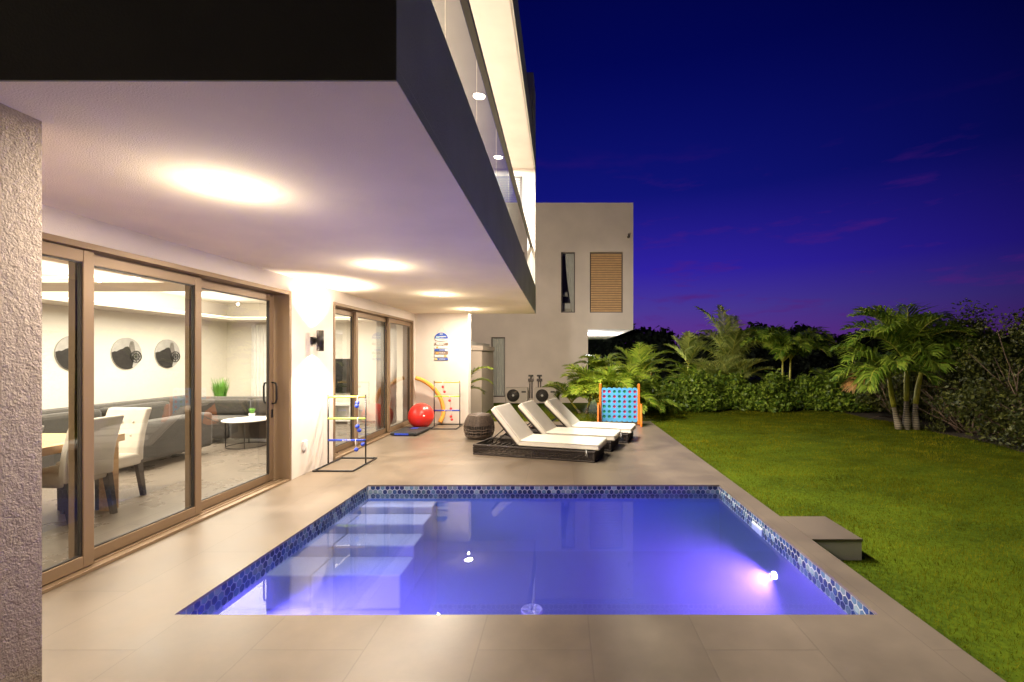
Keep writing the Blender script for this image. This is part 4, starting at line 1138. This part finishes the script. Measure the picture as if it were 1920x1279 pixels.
def palm(name, label, cat, loc, stems, group=None, leaf='palm_leaf', shaft='crownshaft', dry=0):
    """stems: list of dict(top=(x,y,z), bulge, r, fronds=[...])"""
    o = thing(name, label, cat, loc, 0, group)
    for s_ in stems:
        top = Vector(s_['top']); b = Vector(s_.get('base', (0, 0, 0))); r_ = s_.get('r', .07)
        if s_.get('trunk', True):
            k = 9; pts = []
            for i in range(k + 1):
                t = i / k; pp_ = b.lerp(top, t); bow = Vector(s_.get('bow', (0, 0, 0))) * math.sin(PI * t)
                pts.append(pp_ + bow)
            rad = [r_ * (1.45 - .75 * min(1, t / .35)) if t < .35 else r_ * (.70 + .12 * math.sin((t - .35) / .65 * PI) - .25 * max(0, t - .7)) for t in [i / k for i in range(k + 1)]]
            cut = 4
            MB().tube(pts[:cut + 1], rad[:cut + 1], 14).build('trunk', M['palm_trunk'], o)
            MB().tube(pts[cut:], [q * .99 for q in rad[cut:]], 14).build('crownshaft', M[shaft], o)
        quads = []; sp_ = []; dq = []; 
        for fr in s_['fronds']:
            frond(top, fr[0], fr[1], fr[2], fr[3], fr[4] if len(fr) > 4 else 34, s_.get('ll', .42), s_.get('w', .022), s_.get('vee', .6), s_.get('curl', .55), dq if (len(fr) > 5 and fr[5]) else quads, sp_)
        joined_quads('crown', quads, M[leaf], o)
        if dq: joined_quads('dry_leaves', dq, M['palm_dry'], o)
        rb = MB()
        for pts in sp_: rb.tube(pts, [.012 * (1 - .8 * i / len(pts)) + .002 for i in range(len(pts))], 5)
        rb.build('frond_stems', M['crownshaft'], o)
    return o
def ring_fronds(n, e0, e1, l0, l1, dr0, dr1, nl=34, a0=0.0):
    out = []
    for k in range(n):
        a = a0 + 2 * PI * (k + rnd.uniform(-.25, .25)) / n
        out.append((a, rnd.uniform(e0, e1), rnd.uniform(l0, l1), rnd.uniform(dr0, dr1), nl))
    return out
def clump(x, y, n, s_, seed):
    st_ = []
    for k in range(n):
        a = 2 * PI * k / n + seed; d = .28 * s_
        st_.append(dict(top=(math.cos(a) * d * 1.6, math.sin(a) * d, .42 * s_ + rnd.uniform(-.1, .2)), base=(math.cos(a) * d * .5, math.sin(a) * d * .5, 0), r=.035,
                        ll=.46 * s_, w=.032, vee=.45, curl=.45, fronds=ring_fronds(9, .55, 1.35, 1.0 * s_, 1.5 * s_, 1.1, 2.0, 32, seed + k)))
    return st_
# P1: large triple-trunk palm on the lawn
fr1 = lambda n, a0: ring_fronds(n, .55, 1.25, 1.15, 1.55, 1.6, 2.5, 30, a0)
palm('palm_tree', 'large triple trunked palm standing alone on the lawn edge', 'palm tree', (8.1, 10.75, GZ), [
    dict(top=(-.42, -.1, 1.22), base=(-.10, 0, 0), bow=(-.03, 0, 0), r=.066, ll=.62, w=.044, vee=.7, curl=1.0,
         fronds=[(R(185), .95, 1.35, 1.9, 36), (R(160), 1.1, 1.5, 1.8, 36), (R(215), .65, 1.2, 2.1, 32), (R(250), 1.0, 1.1, 2.2, 32), (R(120), 1.1, 1.4, 1.9, 32), (R(195), .25, 1.1, 1.6, 28, True), (R(205), .35, 1.15, 1.8, 28), (R(300), .6, 1.0, 2.1, 28), (R(60), 1.0, 1.1, 1.6, 28), (R(175), .5, 1.3, 1.6, 32)]),
    dict(top=(.06, 0, 1.50), base=(.06, 0, 0), r=.070, ll=.70, w=.046, vee=.8, curl=.9,
         fronds=[(R(175), 1.38, 1.95, 1.9, 44), (R(5), 1.38, 1.9, 1.9, 44), (R(95), 1.4, 1.8, 1.1, 40), (R(215), 1.25, 1.7, 2.1, 40), (R(320), 1.25, 1.6, 2.2, 38), (R(270), 1.3, 1.5, 1.3, 36), (R(130), 1.42, 1.9, 1.5, 38), (R(45), 1.3, 1.9, 1.7, 38), (R(190), 1.05, 1.7, 2.1, 38), (R(240), 1.38, 1.8, 1.4, 38), (R(150), 1.2, 1.75, 1.8, 36), (R(260), .9, 1.0, 1.9, 28)]),
    dict(top=(.45, .05, 1.35), base=(.28, 0, 0), bow=(-.06, 0, 0), r=.072, ll=.70, w=.046, vee=.7, curl=1.0,
         fronds=[(R(0), 1.15, 2.1, 2.1, 44), (R(20), .95, 2.2, 1.9, 44), (R(335), 1.05, 1.9, 2.3, 40), (R(350), .65, 1.7, 1.7, 38), (R(5), .30, 1.6, 1.5, 30, True), (R(60), 1.25, 1.8, 1.7, 38), (R(300), 1.0, 1.4, 2.2, 34), (R(90), 1.35, 1.7, 1.2, 34), (R(250), .8, 1.0, 2.1, 26), (R(30), 1.35, 2.0, 1.9, 40), (R(10), .75, 2.1, 1.5, 40), (R(355), 1.3, 2.0, 2.0, 40)]),
])
# P2
palm('palm_tree', 'two slim trunked palm behind the hedge, left of the big palm', 'palm tree', (8.2, 16.6, GZ), [
    dict(top=(-.12, 0, 1.50), base=(-.12, 0, 0), r=.045, ll=.65, w=.06, vee=.7, curl=.9, fronds=ring_fronds(14, .7, 1.4, 1.7, 2.2, 1.8, 2.5, 32)),
    dict(top=(.22, .1, 1.58), base=(.12, 0, 0), r=.045, ll=.65, w=.06, vee=.7, curl=.9, fronds=ring_fronds(14, .7, 1.4, 1.7, 2.3, 1.8, 2.5, 32, .5))], 'palms behind the hedge')
# P3 coconut
palm('palm_tree', 'tall feathery coconut palm rising highest against the sky', 'palm tree', (6.75, 18.2, GZ), [
    dict(top=(0, 0, 1.1), r=.12, ll=.8, w=.062, vee=.4, curl=.9, fronds=[(R(150), 1.45, 3.2, 1.1, 48), (R(20), 1.3, 3.1, 1.9, 48), (R(60), 1.42, 3.0, 1.3, 44), (R(200), 1.3, 2.5, 1.6, 40), (R(340), 1.15, 2.5, 2.1, 40), (R(100), 1.45, 3.1, .8, 40), (R(270), 1.3, 2.2, 1.3, 36), (R(180), 1.0, 2.1, 1.6, 32), (R(5), 1.35, 2.9, 2.2, 44)]),
    ], 'palms behind the hedge', 'palm_leaf_pale')
# P4
palm('palm_tree', 'small upright fan shaped palm beyond the hedge', 'palm tree', (5.6, 20, GZ), [
    dict(top=(0, 0, 1.35), r=.07, ll=.55, w=.055, vee=.3, curl=.3, fronds=[(R(a), e_, 1.5, d_, 30) for a, e_, d_ in ((180, 1.0, 1.0), (150, 1.25, .6), (0, 1.0, 1.0), (30, 1.25, .6), (90, 1.45, .3), (250, 1.2, .8), (300, 1.1, 1.0))])], 'palms behind the hedge', 'palm_leaf_pale')
# P5 low bright
palm('palm_shrub', 'low bright green palm shrub just behind the hedge', 'palm', (4.9, 16.2, GZ), [
    dict(top=(0, 0, .5), trunk=False, ll=.5, w=.05, vee=.5, curl=.5, fronds=ring_fronds(14, .6, 1.3, 1.3, 1.8, 1.2, 2.0, 28))], 'palms behind the hedge', 'palm_leaf_bright')
palm('palm_shrub', 'grey green drooping palm leaves over the hedge beside the bright shrub', 'palm', (4.25, 16.0, GZ), [
    dict(top=(0, 0, .40), trunk=False, ll=.36, w=.04, vee=.3, curl=.6, fronds=ring_fronds(7, .4, 1.0, 1.0, 1.3, 1.4, 2.0, 18))], 'palms behind the hedge', 'palm_leaf_pale')
palm('palm_clump', 'wide dark feathery palm clump behind the middle of the hedge', 'palm', (6.0, 16.6, GZ), clump(6.0, 16.6, 4, 1.15, .8), 'palms behind the hedge', 'palm_leaf_pale')
palm('palm_clump', 'feathery palm clump behind the right end of the hedge', 'palm', (9.6, 15.6, GZ), clump(9.6, 15.6, 3, 1.1, 2.1), 'palms behind the hedge', 'palm_leaf')
# P6 near the neighbouring house
palm('palm_tree', 'yellow green palm fanning up behind the second disc game', 'palm tree', (2.65, 15.2, GZ), [
    dict(top=(-.1, 0, .75), r=.07, ll=.50, w=.05, vee=.4, curl=.5, fronds=[(R(70), 1.35, 1.8, 1.0, 34), (R(20), 1.25, 1.9, 1.7, 36), (R(5), 1.1, 1.8, 1.9, 34), (R(140), 1.35, 1.6, 1.0, 32), (R(340), .9, 1.4, 1.8, 30), (R(220), 1.0, 1.3, 1.6, 30), (R(40), 1.4, 1.9, 1.5, 34), (R(300), 1.2, 1.5, 1.8, 30)])], None, 'palm_leaf_bright')
palm('palm_tree', 'small yellow green palm at the corner of the neighbouring house', 'palm tree', (1.35, 15.6, GZ), [
    dict(top=(0, 0, 1.15), r=.06, ll=.46, w=.045, vee=.3, curl=.6, fronds=ring_fronds(12, .7, 1.3, .95, 1.2, 1.5, 2.2, 28))], None, 'palm_leaf_bright')
# P7 big clump behind the game
palm('palm_clump', 'big bright clump of feathery palms right behind the disc game', 'palm', (1.35, 12.7, GZ), clump(1.35, 12.7, 6, 1.0, .3), None, 'palm_leaf_bright')
palm('palm_clump', 'spreading dark green palm clump beside the neighbouring house wall', 'palm', (.70, 13.8, GZ), clump(.7, 13.8, 3, .85, 1.1), None, 'palm_leaf')
palm('palm_shrub', 'low palm shrub at the left end of the hedge', 'palm', (2.35, 12.9, GZ), [
    dict(top=(0, 0, .25), trunk=False, ll=.34, w=.03, vee=.35, curl=.5, fronds=ring_fronds(14, .3, 1.2, .9, 1.35, 1.2, 1.9, 28))], None, 'palm_leaf')
palm('palm_shrub', 'palm leaves peeking past the corner of the white end wall', 'palm', (-2.62, 12.0, GZ), [
    dict(top=(0, 0, .75), trunk=False, ll=.34, w=.03, vee=.3, curl=.5, fronds=[(R(10), .95, 1.0, 2.1, 30), (R(340), 1.25, 1.25, 1.9, 32), (R(200), .9, 1.0, 1.8, 16), (R(100), 1.1, 1.0, 1.8, 16), (R(30), .6, .7, 2.0, 16)]),
    dict(top=(0, 0, .02), base=(0, 0, -.01), trunk=False, ll=.2, w=.02, fronds=[(R(90), 1.5, .75, .05, 6)])], None, 'palm_leaf')

# leaf clouds -----------------------------------------------------
def leaf_cloud(blobs, n, size, upbias=.3, shell=.35):
    """diamond leaves through ellipsoids; blobs (cx,cy,cz,rx,ry,rz)"""
    B = np.array(blobs); vol = B[:, 3] * B[:, 4] * B[:, 5]; pr = vol ** .7; pr /= pr.sum()
    k = rng.choice(len(B), n, p=pr)
    d = rng.normal(size=(n, 3)); d /= np.linalg.norm(d, axis=1, keepdims=True)
    r_ = (shell + (1 - shell) * rng.random(n)) ** .6 * (1 + .12 * rng.normal(size=n))
    c = B[k, :3] + d * B[k, 3:] * r_[:, None]
    nrm = d * .6 + rng.normal(size=(n, 3)) * .7; nrm[:, 2] += upbias; nrm /= np.linalg.norm(nrm, axis=1, keepdims=True)
    a = np.cross(nrm, rng.normal(size=(n, 3))); a /= np.linalg.norm(a, axis=1, keepdims=True); b = np.cross(nrm, a)
    s_ = size * rng.uniform(.6, 1.35, n)[:, None]
    fold = nrm * s_ * .22
    v = np.stack([c - a * s_, c + b * s_ * .48 + fold, c + a * s_, c - b * s_ * .48 + fold], axis=1)
    return v[v[:, :, 2].min(axis=1) > GZ]
def branches(mb, base, h, n, spread, r_, rs_=None):
    rs_ = rs_ or rnd
    for _ in range(n):
        a = rs_.uniform(0, 2 * PI); p = Vector(base) + Vector((rs_.uniform(-.15, .15), rs_.uniform(-.15, .15), 0)); pts = [p.copy()]
        d = Vector((math.cos(a) * spread, math.sin(a) * spread, 1)).normalized(); k = 6; l_ = h * rs_.uniform(.6, 1.05) / k
        for i in range(k):
            d = (d + Vector((rs_.uniform(-.3, .3), rs_.uniform(-.3, .3), rs_.uniform(-.15, .2)))).normalized(); p = p + d * l_; pts.append(p.copy())
        mb.tube(pts, [r_ * (1 - .85 * i / k) for i in range(k + 1)], 5)
        for i in (2, 3, 4):
            q = pts[i]; dd = (d + Vector((rs_.uniform(-1, 1), rs_.uniform(-1, 1), rs_.uniform(-.1, .8)))).normalized()
            mb.tube([q, q + dd * l_ * 1.2, q + dd * l_ * 2.2 + Vector((0, 0, .05))], [r_ * .45, r_ * .3, r_ * .1], 4)
# hedge, a row of rounded bushes
hb_ = []; hs = MB()
for k in range(17):
    t_ = k / 16; x = 2.55 + 7.2 * t_; y = 14.75 + .35 * math.sin(k * 1.3) - (.0 if t_ < .8 else (t_ - .8) * 3.0)
    hh = .56 + .10 * math.sin(k * 2.1) + .05 * math.sin(k * 5.3)
    hb_.append((x, y, GZ + hh * .9, .42, .55, hh)); hb_.append((x + .2, y - .3, GZ + hh * .45, .38, .42, hh * .6))
    hb_.append((x + rnd.uniform(-.2, .2), y + .1, GZ + hh * 1.45, .22, .3, .26))
    branches(hs, (x, y, GZ), .8, 3, .5, .015)
hd = thing('hedge', 'dense clipped green hedge along the far side of the lawn', 'hedge', (0, 0, 0))
fast_mesh('foliage', leaf_cloud(hb_, 30000, .065), 4, M['hedge_leaf'], hd)
hs.build('stems', M['bark'], hd)
# scrub on the right
specs = [
 ((8.75, 8.2), 1.35, 1.5, 'tangled scrub bush at the right frame edge, nearest the camera', 7000),
 ((9.9, 9.6), 1.5, 2.5, 'tall dry leaved scrub tree at the right frame edge against the sky', 13000),
 ((9.1, 10.1), .9, 1.3, 'low dark scrub bush between the big palm and the frame edge', 5000),
 ((10.2, 11.8), 1.3, 2.0, 'dark scrub bush behind the big palm crown', 8000),
 ((9.3, 12.3), 1.1, 1.2, 'low bush right behind the big palm trunks', 6000),
 ((10.4, 14.2), 1.2, 1.5, 'dim scrub bush at the right end of the hedge', 6000),
 ((7.9, 6.3), 1.0, 1.0, 'low scrub bush out past the lawn', 2500)]
for i, ((x, y), rr, hh, lab, n) in enumerate(specs[:6]):
    o = thing('scrub_bush', lab, 'bush', (x, y, GZ), 0, 'wild scrub bordering the lawn')
    bl_ = []
    for k in range(16):
        a = rnd.uniform(0, 2 * PI); q = rnd.uniform(.1, .8) * rr; z = rnd.uniform(.1, .95) * hh
        bl_.append((q * math.cos(a), q * math.sin(a), z, rnd.uniform(.25, .5) * rr, rnd.uniform(.25, .5) * rr, rnd.uniform(.16, .3) * hh))
    v = leaf_cloud(bl_, n, .042 if y < 11 else .055, shell=.1); 
    v[:, :, 2] = np.where(v[:, :, 2] < .0, .02, v[:, :, 2])
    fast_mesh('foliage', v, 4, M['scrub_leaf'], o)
    tb = MB(); branches(tb, (0, 0, -.02), hh * 1.15, 16, 1.1, .022)
    for _ in range(5):      # bare fallen and leaning twigs
        a = rnd.uniform(PI * .8, PI * 1.7); p0 = Vector((rnd.uniform(-.3, .3), rnd.uniform(-.3, .3), rnd.uniform(0, hh * .5)))
        d = Vector((math.cos(a), math.sin(a), rnd.uniform(-.1, .5))) * rr * rnd.uniform(.8, 1.15)
        tb.tube([p0, p0 + d * .5 + Vector((0, 0, .06)), p0 + d], [.016, .011, .004], 5)
    tb.build('branches', M['twig'], o)
# soil edging strip under the scrub (curved border)
sb = MB(); n = 24
bord = []
for k in range(n + 1):
    t_ = k / n; y = 5.0 + 9.6 * t_
    x = 7.35 + 1.25 * math.sin(min(1, (y - 5) / 6.0) * PI / 2) + .1 * math.sin(y * 2.3)
    bord.append((x, y))
for (a, b) in zip(bord[:-1], bord[1:]):
    sb.quad((a[0], a[1], GZ + .004), (a[0] + 8, a[1], GZ + .004), (b[0] + 8, b[1], GZ + .004), (b[0], b[1], GZ + .004))
tag(sb.build('planting_bed', M['soil'], fix=False), kind='structure')

# far wood: one dark mass of trees
fb = []
for k in range(120):
    x = -8 + 70 * k / 119 + rnd.uniform(-.4, .4); y = 34 + rnd.uniform(-2, 3) - .12 * max(0, x - 20); hh = 3.55 + .35 * math.sin(k * .35) + rnd.uniform(-.25, .3)
    fb.append((x, y, GZ + hh * .45, 1.3, 1.4, hh * .5)); fb.append((x + rnd.uniform(-.5, .5), y, GZ + hh * .86, .8, .9, hh * .16))
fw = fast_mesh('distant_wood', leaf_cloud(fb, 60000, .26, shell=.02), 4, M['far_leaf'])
tag(fw, 'dark mass of far trees along the horizon', 'woodland', kind='stuff')
# grass ------------------------------------------------------------
def grass():
    out = []
    zones = [(2.14, 7.5, 1.2, 4.5, 62000, .040, .0032), (2.14, 9.0, 4.5, 8.0, 60000, .042, .0050), (2.14, 9.4, 8.0, 14.6, 60000, .045, .0085), (-2.3, 2.3, 10.85, 14.0, 9000, .07, .010)]
    for (x0, x1, y0, y1, n, h, w_) in zones:
        x = rng.uniform(x0, x1, n); y = rng.uniform(y0, y1, n)
        lim = 7.35 + 1.25 * np.sin(np.minimum(1, np.maximum(0, (y - 5)) / 6.0) * PI / 2) + .1 * np.sin(y * 2.3)
        keep = (x < lim + .05) & ~((x < 2.58) & (y > 3.83) & (y < 4.43)) & ~((y > 13.3) & (x < -2.2))
        x, y = x[keep], y[keep]; n = len(x)
        patch = .75 + .35 * np.sin(x * 1.7 + 1.3 * np.sin(y * 1.1)) * np.sin(y * 1.3 + np.sin(x * 2.1))
        hh = h * rng.uniform(.5, 1.25, n) * patch; a = rng.uniform(0, 2 * PI, n); ln = rng.uniform(.1, .8, n) * hh
        b = rng.uniform(0, 2 * PI, n)
        base = np.stack([x, y, np.full(n, GZ)], 1)
        sd = np.stack([np.cos(a), np.sin(a), np.zeros(n)], 1) * w_ * .5 * rng.uniform(.7, 1.3, n)[:, None]
        tip = base + np.stack([np.cos(b) * ln, np.sin(b) * ln, hh], 1)
        out.append(np.stack([base - sd, base + sd, tip], 1))
    return np.concatenate(out)
gr_ = fast_mesh('grass', grass(), 3, M['blade']); tag(gr_, 'short trimmed green lawn grass', 'grass', kind='stuff')
